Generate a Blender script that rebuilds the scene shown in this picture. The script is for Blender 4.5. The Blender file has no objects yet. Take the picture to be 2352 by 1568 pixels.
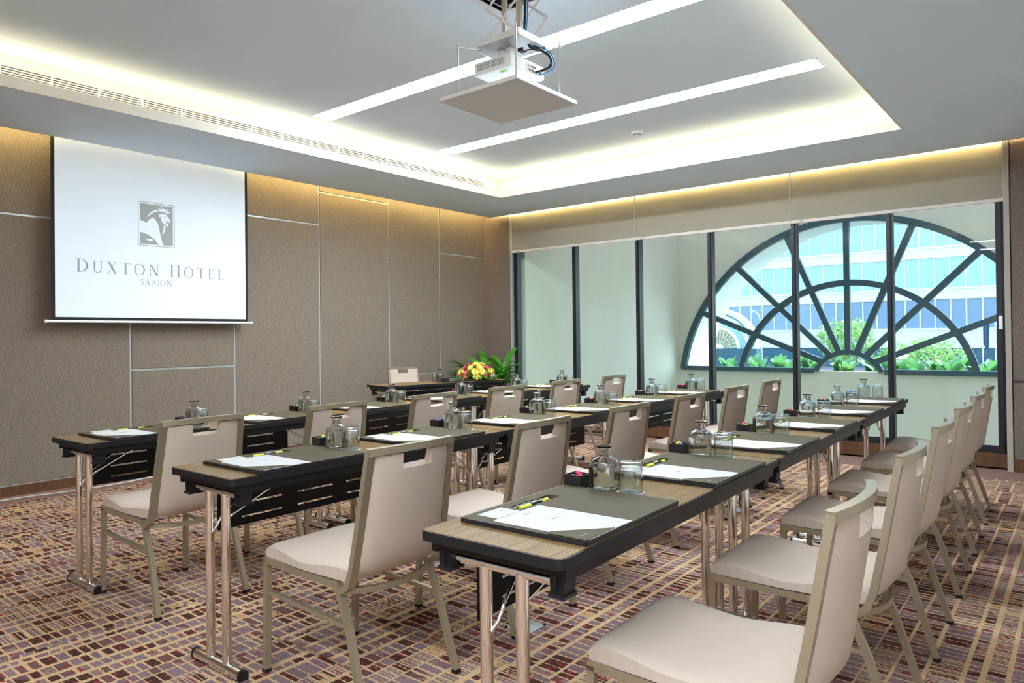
import bpy, bmesh, math, random
from mathutils import Vector, Matrix
R = math.radians
random.seed(7)
S = bpy.context.scene
COL = S.collection

# ------------------------------------------------------------------ camera
YAW, PITCH, ROLL, CAMH, FPX, PCY = 0.68174, 0.00846, 0.011, 1.2304, 1628.03, 757.1
cam_d = bpy.data.cameras.new('camera'); cam = bpy.data.objects.new('camera', cam_d); COL.objects.link(cam)
fh = Vector((-math.sin(YAW), math.cos(YAW), 0)); rt = Vector((math.cos(YAW), math.sin(YAW), 0)); up = Vector((0, 0, 1))
F = fh * math.cos(PITCH) + up * math.sin(PITCH); U = -fh * math.sin(PITCH) + up * math.cos(PITCH)
R1 = rt * math.cos(ROLL) - U * math.sin(ROLL); U1 = rt * math.sin(ROLL) + U * math.cos(ROLL)
M = Matrix((( R1.x, U1.x, -F.x, 0), (R1.y, U1.y, -F.y, 0), (R1.z, U1.z, -F.z, CAMH), (0, 0, 0, 1)))
cam.matrix_world = M
cam_d.sensor_width = 36; cam_d.lens = FPX / 2352 * 36; cam_d.shift_y = -(784 - PCY) / 2352
cam_d.clip_start = .05; cam_d.clip_end = 400
S.camera = cam

# ------------------------------------------------------------------ sky, sun, exposure
W = bpy.data.worlds.new('sky'); S.world = W; W.use_nodes = True
nt = W.node_tree; bgn = nt.nodes['Background']
sky = nt.nodes.new('ShaderNodeTexSky'); sky.sky_type = 'NISHITA'; sky.sun_disc = False
sky.sun_elevation = R(58); sky.sun_rotation = R(40); sky.air_density = 1.0; sky.dust_density = 1.5
nt.links.new(sky.outputs[0], bgn.inputs[0]); bgn.inputs[1].default_value = .75
sun_d = bpy.data.lights.new('sun', 'SUN'); sun_d.energy = 3.6; sun_d.angle = R(.6); sun_d.color = (1, .95, .88)
sun = bpy.data.objects.new('sun', sun_d); COL.objects.link(sun)
sun.rotation_euler = Vector((-.45, -.55, -1.0)).to_track_quat('-Z', 'Y').to_euler()
vs = S.view_settings; vs.view_transform = 'Standard'; vs.look = 'None'; vs.gamma = 1; vs.use_curve_mapping = False
vs.exposure = 1.1
LED_COVE, LED_WALL, LINEAR = 16.0, 240.0, 38.0
SCREEN_EMIT = .15

# ------------------------------------------------------------------ materials
def new_mat(name):
    m = bpy.data.materials.new(name); m.use_nodes = True
    return m, m.node_tree, m.node_tree.nodes['Principled BSDF']
def mat(name, col, rough=.5, metal=0., spec=.5, trans=0., ior=1.45, emit=None, es=0., coat=0.):
    m, t, b = new_mat(name)
    b.inputs['Base Color'].default_value = (*col, 1); b.inputs['Roughness'].default_value = rough
    b.inputs['Metallic'].default_value = metal; b.inputs['Specular IOR Level'].default_value = spec
    b.inputs['Transmission Weight'].default_value = trans; b.inputs['IOR'].default_value = ior
    b.inputs['Coat Weight'].default_value = coat
    if emit: b.inputs['Emission Color'].default_value = (*emit, 1); b.inputs['Emission Strength'].default_value = es
    return m
def nd(t, k, **kw):
    n = t.nodes.new(k)
    for a, v in kw.items(): setattr(n, a, v)
    return n
def mth(t, op, a, b=None, c=None, clamp=False):
    n = t.nodes.new('ShaderNodeMath'); n.operation = op; n.use_clamp = clamp
    for i, v in enumerate((a, b, c)):
        if v is None: continue
        if hasattr(v, 'is_linked') or hasattr(v, 'links'): t.links.new(v, n.inputs[i])
        else: n.inputs[i].default_value = v
    return n.outputs[0]
def mix(t, f, a, b):
    n = t.nodes.new('ShaderNodeMix'); n.data_type = 'RGBA'
    for sock, v in ((n.inputs[0], f), (n.inputs[6], a), (n.inputs[7], b)):
        if hasattr(v, 'links'): t.links.new(v, sock)
        else: sock.default_value = v if not isinstance(v, tuple) else (*v, 1)
    return n.outputs[2]
def noise(t, vec, scale, detail=2, rough=.5, dist=0.):
    n = nd(t, 'ShaderNodeTexNoise'); n.inputs['Scale'].default_value = scale; n.inputs['Detail'].default_value = detail
    n.inputs['Roughness'].default_value = rough; n.inputs['Distortion'].default_value = dist
    if vec is not None: t.links.new(vec, n.inputs['Vector'])
    return n
def objco(t): return nd(t, 'ShaderNodeTexCoord').outputs['Object']
def mapping(t, vec, sc=(1, 1, 1), loc=(0, 0, 0)):
    n = nd(t, 'ShaderNodeMapping'); n.inputs['Scale'].default_value = sc; n.inputs['Location'].default_value = loc
    t.links.new(vec, n.inputs['Vector']); return n.outputs[0]
def ramp(t, fac, stops):
    n = nd(t, 'ShaderNodeValToRGB'); cr = n.color_ramp
    while len(cr.elements) < len(stops): cr.elements.new(.5)
    for e, (p, c) in zip(cr.elements, stops): e.position = p; e.color = (*c, 1)
    t.links.new(fac, n.inputs[0]); return n.outputs[0]
def bump(t, b, h, strength=.3, dist=.002):
    n = nd(t, 'ShaderNodeBump'); n.inputs['Strength'].default_value = strength; n.inputs['Distance'].default_value = dist
    t.links.new(h, n.inputs['Height']); t.links.new(n.outputs[0], b.inputs['Normal'])

def m_fabric(name, c0, c1, scale, bs=.35, rough=.95):
    m, t, b = new_mat(name); o = objco(t)
    n1 = noise(t, mapping(t, o, (1, 1, .35)), scale, 2); n2 = noise(t, mapping(t, o, (.35, .35, 1)), scale, 2)
    f = mth(t, 'MULTIPLY_ADD', n1.outputs[0], .5, mth(t, 'MULTIPLY', n2.outputs[0], .5))
    f2 = mth(t, 'MULTIPLY_ADD', f, 4., -1.5, clamp=True)
    t.links.new(mix(t, f2, c0, c1), b.inputs['Base Color']); b.inputs['Roughness'].default_value = rough
    b.inputs['Specular IOR Level'].default_value = .15
    bump(t, b, f, bs, .002); return m
def m_weave(name, c0, c1, scale):
    m, t, b = new_mat(name); o = objco(t)
    w1 = nd(t, 'ShaderNodeTexWave'); w1.bands_direction = 'DIAGONAL'; w1.inputs['Scale'].default_value = scale
    w2 = nd(t, 'ShaderNodeTexWave'); w2.bands_direction = 'DIAGONAL'; w2.inputs['Scale'].default_value = scale
    t.links.new(o, w1.inputs[0]); t.links.new(mapping(t, o, (1, -1, 1)), w2.inputs[0])
    f = mth(t, 'MULTIPLY', w1.outputs[1], w2.outputs[1])
    t.links.new(mix(t, f, c0, c1), b.inputs['Base Color']); b.inputs['Roughness'].default_value = .8
    b.inputs['Specular IOR Level'].default_value = .25
    bump(t, b, f, .25, .001); return m
def m_wood(name, stops, sc, rough, rnd=True, spec=.5, along='y'):
    m, t, b = new_mat(name); o = objco(t)
    if rnd:
        oi = nd(t, 'ShaderNodeObjectInfo'); va = nd(t, 'ShaderNodeVectorMath'); va.operation = 'ADD'
        cb = nd(t, 'ShaderNodeCombineXYZ'); r = mth(t, 'MULTIPLY', oi.outputs['Random'], 40.)
        for i in range(3): t.links.new(r, cb.inputs[i])
        t.links.new(o, va.inputs[0]); t.links.new(cb.outputs[0], va.inputs[1]); o = va.outputs[0]
    n = noise(t, mapping(t, o, sc), 1., 4, .65, .15)
    t.links.new(ramp(t, n.outputs[0], stops), b.inputs['Base Color']); b.inputs['Roughness'].default_value = rough
    b.inputs['Specular IOR Level'].default_value = spec; return m

def m_carpet():
    m, t, b = new_mat('carpet'); o = objco(t)
    dn = noise(t, o, 150., 3); dv = nd(t, 'ShaderNodeVectorMath'); dv.operation = 'MULTIPLY_ADD'
    t.links.new(dn.outputs['Color'], dv.inputs[0]); dv.inputs[1].default_value = (.012, .012, 0); t.links.new(o, dv.inputs[2])
    sp = nd(t, 'ShaderNodeSeparateXYZ'); t.links.new(dv.outputs[0], sp.inputs[0]); x, y = sp.outputs[0], sp.outputs[1]
    def vor(w, feat, rnd=.85):
        n = nd(t, 'ShaderNodeTexVoronoi'); n.voronoi_dimensions = '1D'; n.feature = feat; n.inputs['Scale'].default_value = 1.
        n.inputs['Randomness'].default_value = rnd; t.links.new(w, n.inputs['W']); return n
    # broad blocks shift the cross stripes so that the plaid is broken up
    bx = vor(mth(t, 'MULTIPLY', x, 3.1), 'F1').outputs['Color']; bs = nd(t, 'ShaderNodeSeparateColor'); t.links.new(bx, bs.inputs[0])
    by = vor(mth(t, 'MULTIPLY', y, 2.3), 'F1').outputs['Color']; bt = nd(t, 'ShaderNodeSeparateColor'); t.links.new(by, bt.inputs[0])
    wx = mth(t, 'MULTIPLY_ADD', x, 11.5, mth(t, 'MULTIPLY', mth(t, 'FLOOR', mth(t, 'MULTIPLY', bt.outputs[0], 2.)), 7.3))
    cx = vor(wx, 'F1'); sx = nd(t, 'ShaderNodeSeparateColor'); t.links.new(cx.outputs['Color'], sx.inputs[0])
    wy = mth(t, 'MULTIPLY_ADD', y, 24., mth(t, 'MULTIPLY', mth(t, 'FLOOR', mth(t, 'MULTIPLY', bs.outputs[0], 3.)), 11.7))
    wy = mth(t, 'ADD', wy, mth(t, 'MULTIPLY', mth(t, 'FLOOR', mth(t, 'MULTIPLY', sx.outputs[2], 2.2)), 5.37))
    cy = vor(wy, 'F1'); ex = vor(wx, 'DISTANCE_TO_EDGE').outputs['Distance']; ey = vor(wy, 'DISTANCE_TO_EDGE').outputs['Distance']
    sy = nd(t, 'ShaderNodeSeparateColor'); t.links.new(cy.outputs['Color'], sy.inputs[0])
    lw = mth(t, 'MULTIPLY_ADD', mth(t, 'POWER', sx.outputs[1], 2.5), .20, .035); lh = mth(t, 'MULTIPLY_ADD', mth(t, 'POWER', sy.outputs[1], 2.), .17, .05)
    lx = mth(t, 'LESS_THAN', ex, lw); ly = mth(t, 'LESS_THAN', ey, lh)
    fine = vor(mth(t, 'MULTIPLY_ADD', y, 62., mth(t, 'MULTIPLY', sx.outputs[0], 31.)), 'DISTANCE_TO_EDGE').outputs['Distance']
    cv0 = nd(t, 'ShaderNodeCombineXYZ'); t.links.new(sx.outputs[1], cv0.inputs[0]); t.links.new(bt.outputs[2], cv0.inputs[1])
    wn0 = nd(t, 'ShaderNodeTexWhiteNoise'); wn0.noise_dimensions = '3D'; t.links.new(cv0.outputs[0], wn0.inputs[0])
    lf = mth(t, 'MULTIPLY', mth(t, 'LESS_THAN', fine, .13), mth(t, 'GREATER_THAN', wn0.outputs[0], .84))
    ly = mth(t, 'MULTIPLY', ly, mth(t, 'GREATER_THAN', wn0.outputs[0], -1.))
    line = mth(t, 'MAXIMUM', lx, mth(t, 'MAXIMUM', ly, lf))
    cv = nd(t, 'ShaderNodeCombineXYZ'); t.links.new(sx.outputs[0], cv.inputs[0]); t.links.new(sy.outputs[0], cv.inputs[1]); t.links.new(mth(t, 'ADD', bt.outputs[1], bs.outputs[1]), cv.inputs[2])
    wn = nd(t, 'ShaderNodeTexWhiteNoise'); wn.noise_dimensions = '3D'; t.links.new(cv.outputs[0], wn.inputs[0])
    big = noise(t, mapping(t, o, (1.6, 1.9, 1)), 1.3, 2)
    key = mth(t, 'ADD', mth(t, 'MULTIPLY', wn.outputs[0], .72), mth(t, 'MULTIPLY_ADD', big.outputs[0], 1.1, -.40))
    n = nd(t, 'ShaderNodeValToRGB'); n.color_ramp.interpolation = 'CONSTANT'; cr = n.color_ramp
    stops = [(0, (.190, .128, .138)), (.30, (.158, .104, .118)), (.48, (.205, .135, .118)), (.56, (.110, .057, .058)), (.66, (.045, .018, .014)), (.88, (.38, .24, .105))]
    while len(cr.elements) < len(stops): cr.elements.new(.5)
    for e, (p, c) in zip(cr.elements, stops): e.position = p; e.color = (*c, 1)
    t.links.new(key, n.inputs[0]); cell = n.outputs[0]
    red = noise(t, mapping(t, o, (26, 60, 1)), 1., 3); redm = mth(t, 'GREATER_THAN', red.outputs[0], .59)
    redm = mth(t, 'MULTIPLY', redm, mth(t, 'GREATER_THAN', wn.outputs[0], .35))
    cell = mix(t, redm, cell, (.26, .018, .030))
    gold = mix(t, big.outputs[0], (.44, .285, .135), (.52, .355, .215))
    col = mix(t, line, cell, gold)
    pile = noise(t, o, 260., 3, .65)
    spk = noise(t, mapping(t, o, (1, 1, 1), (3.1, 1.7, 0)), 300., 2, .5)
    col = mix(t, mth(t, 'MULTIPLY', mth(t, 'GREATER_THAN', spk.outputs[0], .56), .62), col, (.105, .060, .045))
    pv = mth(t, 'MULTIPLY_ADD', pile.outputs[0], 2.6, -.15)
    hs = nd(t, 'ShaderNodeVectorMath'); hs.operation = 'SCALE'; t.links.new(col, hs.inputs[0]); t.links.new(pv, hs.inputs['Scale'])
    t.links.new(hs.outputs[0], b.inputs['Base Color']); b.inputs['Roughness'].default_value = 1; b.inputs['Specular IOR Level'].default_value = .05
    bump(t, b, pile.outputs[0], .5, .004)
    return m
def schlick(t, k=1.):
    lw_ = nd(t, 'ShaderNodeLayerWeight'); lw_.inputs[0].default_value = .5
    return mth(t, 'MULTIPLY', mth(t, 'MULTIPLY_ADD', mth(t, 'POWER', lw_.outputs['Facing'], 5.), .96, .04), k)
def m_glass_pane(name, tint, refl=1.0):
    m = bpy.data.materials.new(name); m.use_nodes = True; t = m.node_tree; t.nodes.remove(t.nodes['Principled BSDF'])
    tr = nd(t, 'ShaderNodeBsdfTransparent'); tr.inputs[0].default_value = (*tint, 1)
    gl = nd(t, 'ShaderNodeBsdfGlossy'); gl.inputs['Roughness'].default_value = .0; gl.inputs[0].default_value = (.9, .97, 1, 1)
    mx = nd(t, 'ShaderNodeMixShader'); t.links.new(schlick(t, refl), mx.inputs[0])
    t.links.new(tr.outputs[0], mx.inputs[1]); t.links.new(gl.outputs[0], mx.inputs[2])
    t.links.new(mx.outputs[0], t.nodes['Material Output'].inputs[0]); return m
def m_emit(name, col, st):
    m = bpy.data.materials.new(name); m.use_nodes = True; t = m.node_tree; t.nodes.remove(t.nodes['Principled BSDF'])
    e = nd(t, 'ShaderNodeEmission'); e.inputs[0].default_value = (*col, 1); e.inputs[1].default_value = st
    t.links.new(e.outputs[0], t.nodes['Material Output'].inputs[0]); return m
def m_noisy(name, c0, c1, scale, rough=.8, spec=.3, sc=(1, 1, 1)):
    m, t, b = new_mat(name); n = noise(t, mapping(t, objco(t), sc), scale, 5, .6)
    t.links.new(mix(t, n.outputs[0], c0, c1), b.inputs['Base Color']); b.inputs['Roughness'].default_value = rough
    b.inputs['Specular IOR Level'].default_value = spec; return m
def m_leaf(name, c0, c1, rough=.35):
    m, t, b = new_mat(name); oi = nd(t, 'ShaderNodeObjectInfo'); n = noise(t, objco(t), 9., 3)
    f = mth(t, 'MULTIPLY_ADD', n.outputs[0], .5, mth(t, 'MULTIPLY', oi.outputs['Random'], .6))
    t.links.new(mix(t, f, c0, c1), b.inputs['Base Color']); b.inputs['Roughness'].default_value = rough
    tr = nd(t, 'ShaderNodeBsdfTranslucent'); tr.inputs[0].default_value = (c1[0] * 1.3, c1[1] * 1.3, c1[2], 1)
    ms = nd(t, 'ShaderNodeMixShader'); ms.inputs[0].default_value = .25
    t.links.new(b.outputs[0], ms.inputs[1]); t.links.new(tr.outputs[0], ms.inputs[2]); t.links.new(ms.outputs[0], t.nodes['Material Output'].inputs[0])
    return m

K = {}
K['carpet'] = m_carpet()
K['border'] = m_noisy('carpet_border', (.17, .098, .085), (.23, .135, .115), 120, .95, .05)
K['wall'] = m_fabric('wall_fabric', (.140, .110, .084), (.255, .205, .160), 260, .3)
K['wallR'] = m_fabric('wall_fabric_mauve', (.120, .090, .076), (.222, .168, .140), 260, .3)
K['trim'] = mat('satin_steel', (.48, .51, .50), .3, .35)
K['trimpaint'] = mat('grey_trim_paint', (.36, .32, .27), .5)
K['base'] = m_wood('walnut_base', [(.25, (.045, .016, .006)), (.5, (.10, .038, .013)), (.75, (.17, .07, .025))], (70, 70, 2.5), .45, False)
K['ceil'] = mat('ceiling_daylight_tint', (.735, .865, .985), .9, spec=.2)  # blue cast of the daylight put into the ceiling's base colour
K['lip'] = mat('cove_paint', (.80, .76, .70), .8, spec=.2)
K['white'] = mat('white_paint', (.80, .80, .79), .55)
K['whitem'] = mat('white_enamel', (.80, .81, .82), .35)
K['blackframe'] = mat('black_aluminium', (.022, .022, .027), .35, .3)
K['teal'] = m_noisy('arch_steel', (.024, .058, .070), (.055, .10, .115), 30, .5, .4)
K['concrete'] = m_noisy('concrete', (.60, .56, .46), (.70, .66, .55), 2.2, .9, .15, (1, 1, .4))
K['blind'] = mat('blind_fabric', (.315, .285, .23), .9, spec=.1)
K['blindbar'] = mat('blind_bar', (.62, .55, .50), .5)
K['offwhite'] = mat('offwhite_paint', (.82, .80, .77), .8)
K['glass'] = m_glass_pane('room_glass', (.92, .985, .97), .4)
K['fan'] = m_glass_pane('fan_glass', (.78, .935, .965), .7)
K['led'] = m_emit('led_cove', (1., .80, .46), LED_COVE)
K['ledw'] = m_emit('led_wall', (1., .85, .40), LED_WALL)
K['linear'] = m_emit('linear_lamp', (.78, .90, 1.), LINEAR)
K['wood'] = m_wood('zebrano', [(.34, (.050, .026, .009)), (.43, (.19, .112, .040)), (.49, (.27, .165, .062)), (.535, (.065, .034, .012)), (.60, (.29, .18, .070))], (130, .8, 60), .3, True, .08)
K['black'] = mat('black_plastic', (.011, .010, .012), .45, spec=.3)
K['blackm'] = mat('black_panel', (.008, .007, .007), .4, spec=.3)
K['chrome'] = mat('chrome', (.86, .84, .82), .07, 1.)
K['bronze'] = mat('champagne_bronze', (.36, .30, .205), .36, .6)
K['seat'] = m_weave('chair_fabric', (.455, .36, .29), (.56, .455, .375), 170)
K['padm'] = m_noisy('pad_leather', (.074, .058, .032), (.096, .077, .045), 60, .55, .05)
K['padk'] = mat('pad_edge', (.014, .012, .015), .4)
K['paper'] = mat('paper', (.54, .525, .525), .8, spec=.2)
K['ink'] = mat('ink', (.30, .29, .29), .8)
K['gold'] = mat('gold_line', (.55, .40, .18), .6)
K['yel'] = mat('highlighter_yellow', (.72, .78, .02), .35)
K['pen'] = mat('pen_black', (.012, .012, .014), .25)
K['cgl'] = mat('clear_glass', (1, 1, 1), .0, trans=1., ior=1.45)
def glassy(name, thin):
    m, t, b = new_mat(name); b.inputs['Transmission Weight'].default_value = 1; b.inputs['Roughness'].default_value = 0; b.inputs['IOR'].default_value = 1.45
    tr = nd(t, 'ShaderNodeBsdfTransparent'); tr.inputs[0].default_value = (.93, .955, .945, 1); gl = nd(t, 'ShaderNodeBsdfGlossy'); gl.inputs['Roughness'].default_value = .02
    m1 = nd(t, 'ShaderNodeMixShader'); m2 = nd(t, 'ShaderNodeMixShader'); m2.inputs[0].default_value = thin
    t.links.new(schlick(t, 2.6), m1.inputs[0]); t.links.new(tr.outputs[0], m1.inputs[1]); t.links.new(gl.outputs[0], m1.inputs[2])
    t.links.new(b.outputs[0], m2.inputs[1]); t.links.new(m1.outputs[0], m2.inputs[2]); t.links.new(m2.outputs[0], t.nodes['Material Output'].inputs[0]); return m
K['cgl'] = glassy('carafe_glass', 0.); K['tgl'] = glassy('tumbler_glass', 1.)
K['water'] = mat('water', (.97, 1, .95), .0, trans=1., ior=1.33)
K['scr'] = mat('screen_white', (.56, .62, .67), .9, emit=(.86, .94, 1.), es=SCREEN_EMIT)
K['scrg'] = mat('screen_grey_print', (.27, .285, .27), .9, emit=(.80, .86, .84), es=SCREEN_EMIT * .38)
K['scrt'] = mat('screen_text_print', (.22, .25, .29), .9, emit=(.80, .88, .96), es=SCREEN_EMIT * .3)
K['scrk'] = mat('screen_black', (.014, .013, .014), .8)
K['beige'] = mat('beige_steel', (.46, .42, .34), .45)
K['grey'] = mat('grey_steel', (.42, .43, .43), .4, .3)
K['board'] = mat('board_underside', (.58, .575, .58), .8)
K['dark'] = mat('dark_void', (.01, .008, .008), .9)
K['cable'] = mat('black_cable', (.012, .012, .013), .4)
K['blue'] = mat('blue_cable', (.02, .22, .55), .4)
K['green'] = mat('green_sticker', (.18, .42, .05), .5)
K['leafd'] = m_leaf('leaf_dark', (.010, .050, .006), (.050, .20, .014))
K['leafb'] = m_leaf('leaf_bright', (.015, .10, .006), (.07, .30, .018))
K['leafo'] = m_leaf('leaf_out', (.025, .13, .045), (.15, .36, .13))
K['rosey'] = mat('rose_yellow', (.78, .66, .13), .6)
K['rosep'] = mat('rose_coral', (.72, .11, .10), .6)
K['rosel'] = mat('rose_pale_pink', (.80, .48, .46), .6)
K['bowl'] = mat('bowl_glaze', (.22, .27, .33), .3)
K['pot'] = mat('pot_clay', (.05, .045, .04), .5)
K['plaster'] = mat('white_plaster', (.88, .88, .86), .8)
K['bwall'] = mat('spandrel_white', (.72, .74, .74), .6)
K['bglass'] = m_noisy('office_glass', (.20, .34, .40), (.32, .47, .52), .35, .12, .6)
K['bglassd'] = m_noisy('office_glass_dark', (.12, .17, .24), (.19, .25, .33), .35, .15, .6)
K['slate'] = m_noisy('slate', (.030, .075, .10), (.05, .105, .13), 1.5, .6)
K['stone'] = m_noisy('stone', (.42, .33, .16), (.62, .54, .34), 3., .9)
K['asphalt'] = m_noisy('asphalt', (.12, .12, .12), (.18, .18, .18), 1., .9)
K['soil'] = mat('soil', (.04, .03, .02), .9)
K['navy'] = mat('navy_cloth', (.02, .06, .12), .8)
K['bark'] = mat('bark', (.10, .07, .045), .9)
K['treel'] = m_leaf('tree_leaf', (.10, .22, .05), (.30, .44, .13))
CANDY = [mat('candy_' + n, c, .25) for n, c in (('pink', (.70, .03, .16)), ('green', (.04, .42, .08)), ('yellow', (.80, .55, .02)), ('red', (.55, .02, .03)), ('blue', (.03, .07, .55)))]
CANDY_N = ['pink', 'green', 'yellow', 'red', 'blue']

# ------------------------------------------------------------------ mesh helpers
class MB:
    def __init__(s): s.v = []; s.f = []
    def add(s, vs, fs):
        o = len(s.v); s.v += [tuple(v) for v in vs]; s.f += [tuple(i + o for i in f) for f in fs]; return s
    def box(s, x0, x1, y0, y1, z0, z1):
        return s.add([(x0, y0, z0), (x1, y0, z0), (x1, y1, z0), (x0, y1, z0), (x0, y0, z1), (x1, y0, z1), (x1, y1, z1), (x0, y1, z1)],
                     [(0, 3, 2, 1), (4, 5, 6, 7), (0, 1, 5, 4), (1, 2, 6, 5), (2, 3, 7, 6), (3, 0, 4, 7)])
    def bbox(s, x0, x1, y0, y1, z0, z1, b):      # box with chamfered edges
        bm = bmesh.new(); bmesh.ops.create_cube(bm, size=1)
        for v in bm.verts: v.co = Vector(((x0 + x1) / 2 + v.co.x * (x1 - x0), (y0 + y1) / 2 + v.co.y * (y1 - y0), (z0 + z1) / 2 + v.co.z * (z1 - z0)))
        bmesh.ops.bevel(bm, geom=bm.edges[:], offset=b, segments=2, affect='EDGES', profile=.5)
        bm.verts.index_update(); s.add([v.co[:] for v in bm.verts], [[v.index for v in f.verts] for f in bm.faces]); bm.free(); return s
    def sweep(s, pts, prof, closed=False, upv=(0, 0, 1), caps=True):   # prof: list of (a,b) in the frame (side, up)
        pts = [Vector(p) for p in pts]; n = len(pts); m = len(prof); V = []; u0 = Vector(upv)
        for i, p in enumerate(pts):
            if closed: d = pts[(i + 1) % n] - pts[i - 1]
            else: d = pts[min(i + 1, n - 1)] - pts[max(i - 1, 0)]
            d.normalize(); u = u0
            if abs(d.dot(u)) > .95: u = Vector((1, 0, 0)) if abs(d.x) < .9 else Vector((0, 1, 0))
            sd = d.cross(u).normalized(); uu = sd.cross(d).normalized()
            k = 1.
            if not closed and 0 < i < n - 1:
                a = (pts[i] - pts[i - 1]).normalized(); c = max(.5, math.sqrt(max(.01, (1 + a.dot((pts[i + 1] - pts[i]).normalized())) / 2))); k = 1 / c
            for a, b_ in prof: V.append(p + sd * a * k + uu * b_ * k)
        Fc = []
        for i in range(n if closed else n - 1):
            j = (i + 1) % n
            for q in range(m): Fc.append((i * m + q, i * m + (q + 1) % m, j * m + (q + 1) % m, j * m + q))
        if not closed and caps: Fc.append(tuple(range(m - 1, -1, -1))); Fc.append(tuple((n - 1) * m + q for q in range(m)))
        return s.add(V, Fc)
    def tube(s, pts, r, seg=10, closed=False):
        return s.sweep(pts, [(r * math.cos(2 * math.pi * k / seg), r * math.sin(2 * math.pi * k / seg)) for k in range(seg)], closed)
    def rect(s, pts, w, h, upv=(0, 0, 1)):
        return s.sweep(pts, [(-w / 2, -h / 2), (w / 2, -h / 2), (w / 2, h / 2), (-w / 2, h / 2)], False, upv)
    def lathe(s, prof, seg=24, c=(0, 0, 0), fn=None):      # prof: (r,z) bottom to top; fn(r,z,ang)->r
        V = []; Fc = []; m = len(prof)
        for k in range(seg):
            a = 2 * math.pi * k / seg
            for r, z in prof:
                q = fn(r, z, a) if fn else r
                V.append((c[0] + q * math.cos(a), c[1] + q * math.sin(a), c[2] + z))
        for k in range(seg):
            j = (k + 1) % seg
            for i in range(m - 1): Fc.append((k * m + i, j * m + i, j * m + i + 1, k * m + i + 1))
        if prof[0][0] > 1e-5: Fc.append(tuple(k * m for k in range(seg - 1, -1, -1)))
        if prof[-1][0] > 1e-5: Fc.append(tuple(k * m + m - 1 for k in range(seg)))
        return s.add(V, Fc)
    def prism(s, poly, y0, y1, ax='xz'):           # polygon extruded
        n = len(poly)
        if ax == 'xz': A = [(a, y0, b) for a, b in poly]; B = [(a, y1, b) for a, b in poly]
        elif ax == 'yz': A = [(y0, a, b) for a, b in poly]; B = [(y1, a, b) for a, b in poly]
        else: A = [(a, b, y0) for a, b in poly]; B = [(a, b, y1) for a, b in poly]
        return s.add(A + B, [tuple(range(n - 1, -1, -1)), tuple(range(n, 2 * n))] + [(i, (i + 1) % n, n + (i + 1) % n, n + i) for i in range(n)])
    def grid(s, us, vs_, fn, mask=None):           # masked solid sheet; fn(u,v,side)->point, side in (0,1)
        nu, nv = len(us), len(vs_); V = []
        for sd in (0, 1):
            for u in us:
                for v in vs_: V.append(fn(u, v, sd))
        ix = lambda sd, i, j: sd * nu * nv + i * nv + j
        ok = lambda i, j: 0 <= i < nu - 1 and 0 <= j < nv - 1 and (mask is None or mask((us[i] + us[i + 1]) / 2, (vs_[j] + vs_[j + 1]) / 2))
        Fc = []
        for i in range(nu - 1):
            for j in range(nv - 1):
                if not ok(i, j): continue
                Fc.append((ix(0, i, j), ix(0, i + 1, j), ix(0, i + 1, j + 1), ix(0, i, j + 1)))
                Fc.append((ix(1, i, j), ix(1, i, j + 1), ix(1, i + 1, j + 1), ix(1, i + 1, j)))
                for (di, dj, a, b_) in ((-1, 0, (i, j), (i, j + 1)), (1, 0, (i + 1, j + 1), (i + 1, j)), (0, -1, (i + 1, j), (i, j)), (0, 1, (i, j + 1), (i + 1, j + 1))):
                    if not ok(i + di, j + dj): Fc.append((ix(0, *a), ix(0, *b_), ix(1, *b_), ix(1, *a)))
        return s.add(V, Fc)
    def sphere(s, c, r, seg=12, rings=8, sc=(1, 1, 1)):
        prof = [(max(1e-6, r * math.sin(math.pi * k / rings)), -r * math.cos(math.pi * k / rings)) for k in range(rings + 1)]
        o = len(s.v); s.lathe(prof, seg)
        for i in range(o, len(s.v)): v = s.v[i]; s.v[i] = (c[0] + v[0] * sc[0], c[1] + v[1] * sc[1], c[2] + v[2] * sc[2])
        return s
    def mesh(s, name, smooth=None):
        me = bpy.data.meshes.new(name); me.from_pydata(s.v, [], s.f)
        bm = bmesh.new(); bm.from_mesh(me); bmesh.ops.remove_doubles(bm, verts=bm.verts, dist=1e-6)
        bmesh.ops.recalc_face_normals(bm, faces=bm.faces); bm.to_mesh(me); bm.free()
        if smooth:
            me.polygons.foreach_set('use_smooth', [True] * len(me.polygons)); me.set_sharp_from_angle(angle=R(smooth))
        return me
    def build(s, name, m, parent=None, smooth=None, loc=None, rz=0):
        o = bpy.data.objects.new(name, s.mesh(name, smooth)); o.data.materials.append(K[m] if isinstance(m, str) else m)
        COL.objects.link(o); o.parent = parent
        if loc: o.location = loc
        if rz: o.rotation_euler = (0, 0, rz)
        return o
def spl(pts, n=6):
    P_ = [Vector(p) for p in pts]; P_ = [P_[0] * 2 - P_[1]] + P_ + [P_[-1] * 2 - P_[-2]]; out = []
    for i in range(1, len(P_) - 2):
        for k in range(n):
            t = k / n; a, b, c_, d = P_[i - 1:i + 3]
            out.append(.5 * ((2 * b) + (c_ - a) * t + (2 * a - 5 * b + 4 * c_ - d) * t * t + (3 * b - a - 3 * c_ + d) * t ** 3))
    return out + [P_[-2]]
def tag(o, label, cat, group=None, kind=None):
    if label: o['label'] = label
    if cat: o['category'] = cat
    if group: o['group'] = group
    if kind: o['kind'] = kind
    return o
def thing(name, label, cat, loc=(0, 0, 0), rz=0, group=None):
    o = bpy.data.objects.new(name, None); o.empty_display_size = .1; COL.objects.link(o); o.location = loc; o.rotation_euler = (0, 0, rz)
    return tag(o, label, cat, group)
def struct(o, label=None): o['kind'] = 'structure'; (label and o.__setitem__('label', label)); return o
def sempty(name, label): o = bpy.data.objects.new(name, None); COL.objects.link(o); return struct(o, label)
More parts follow.
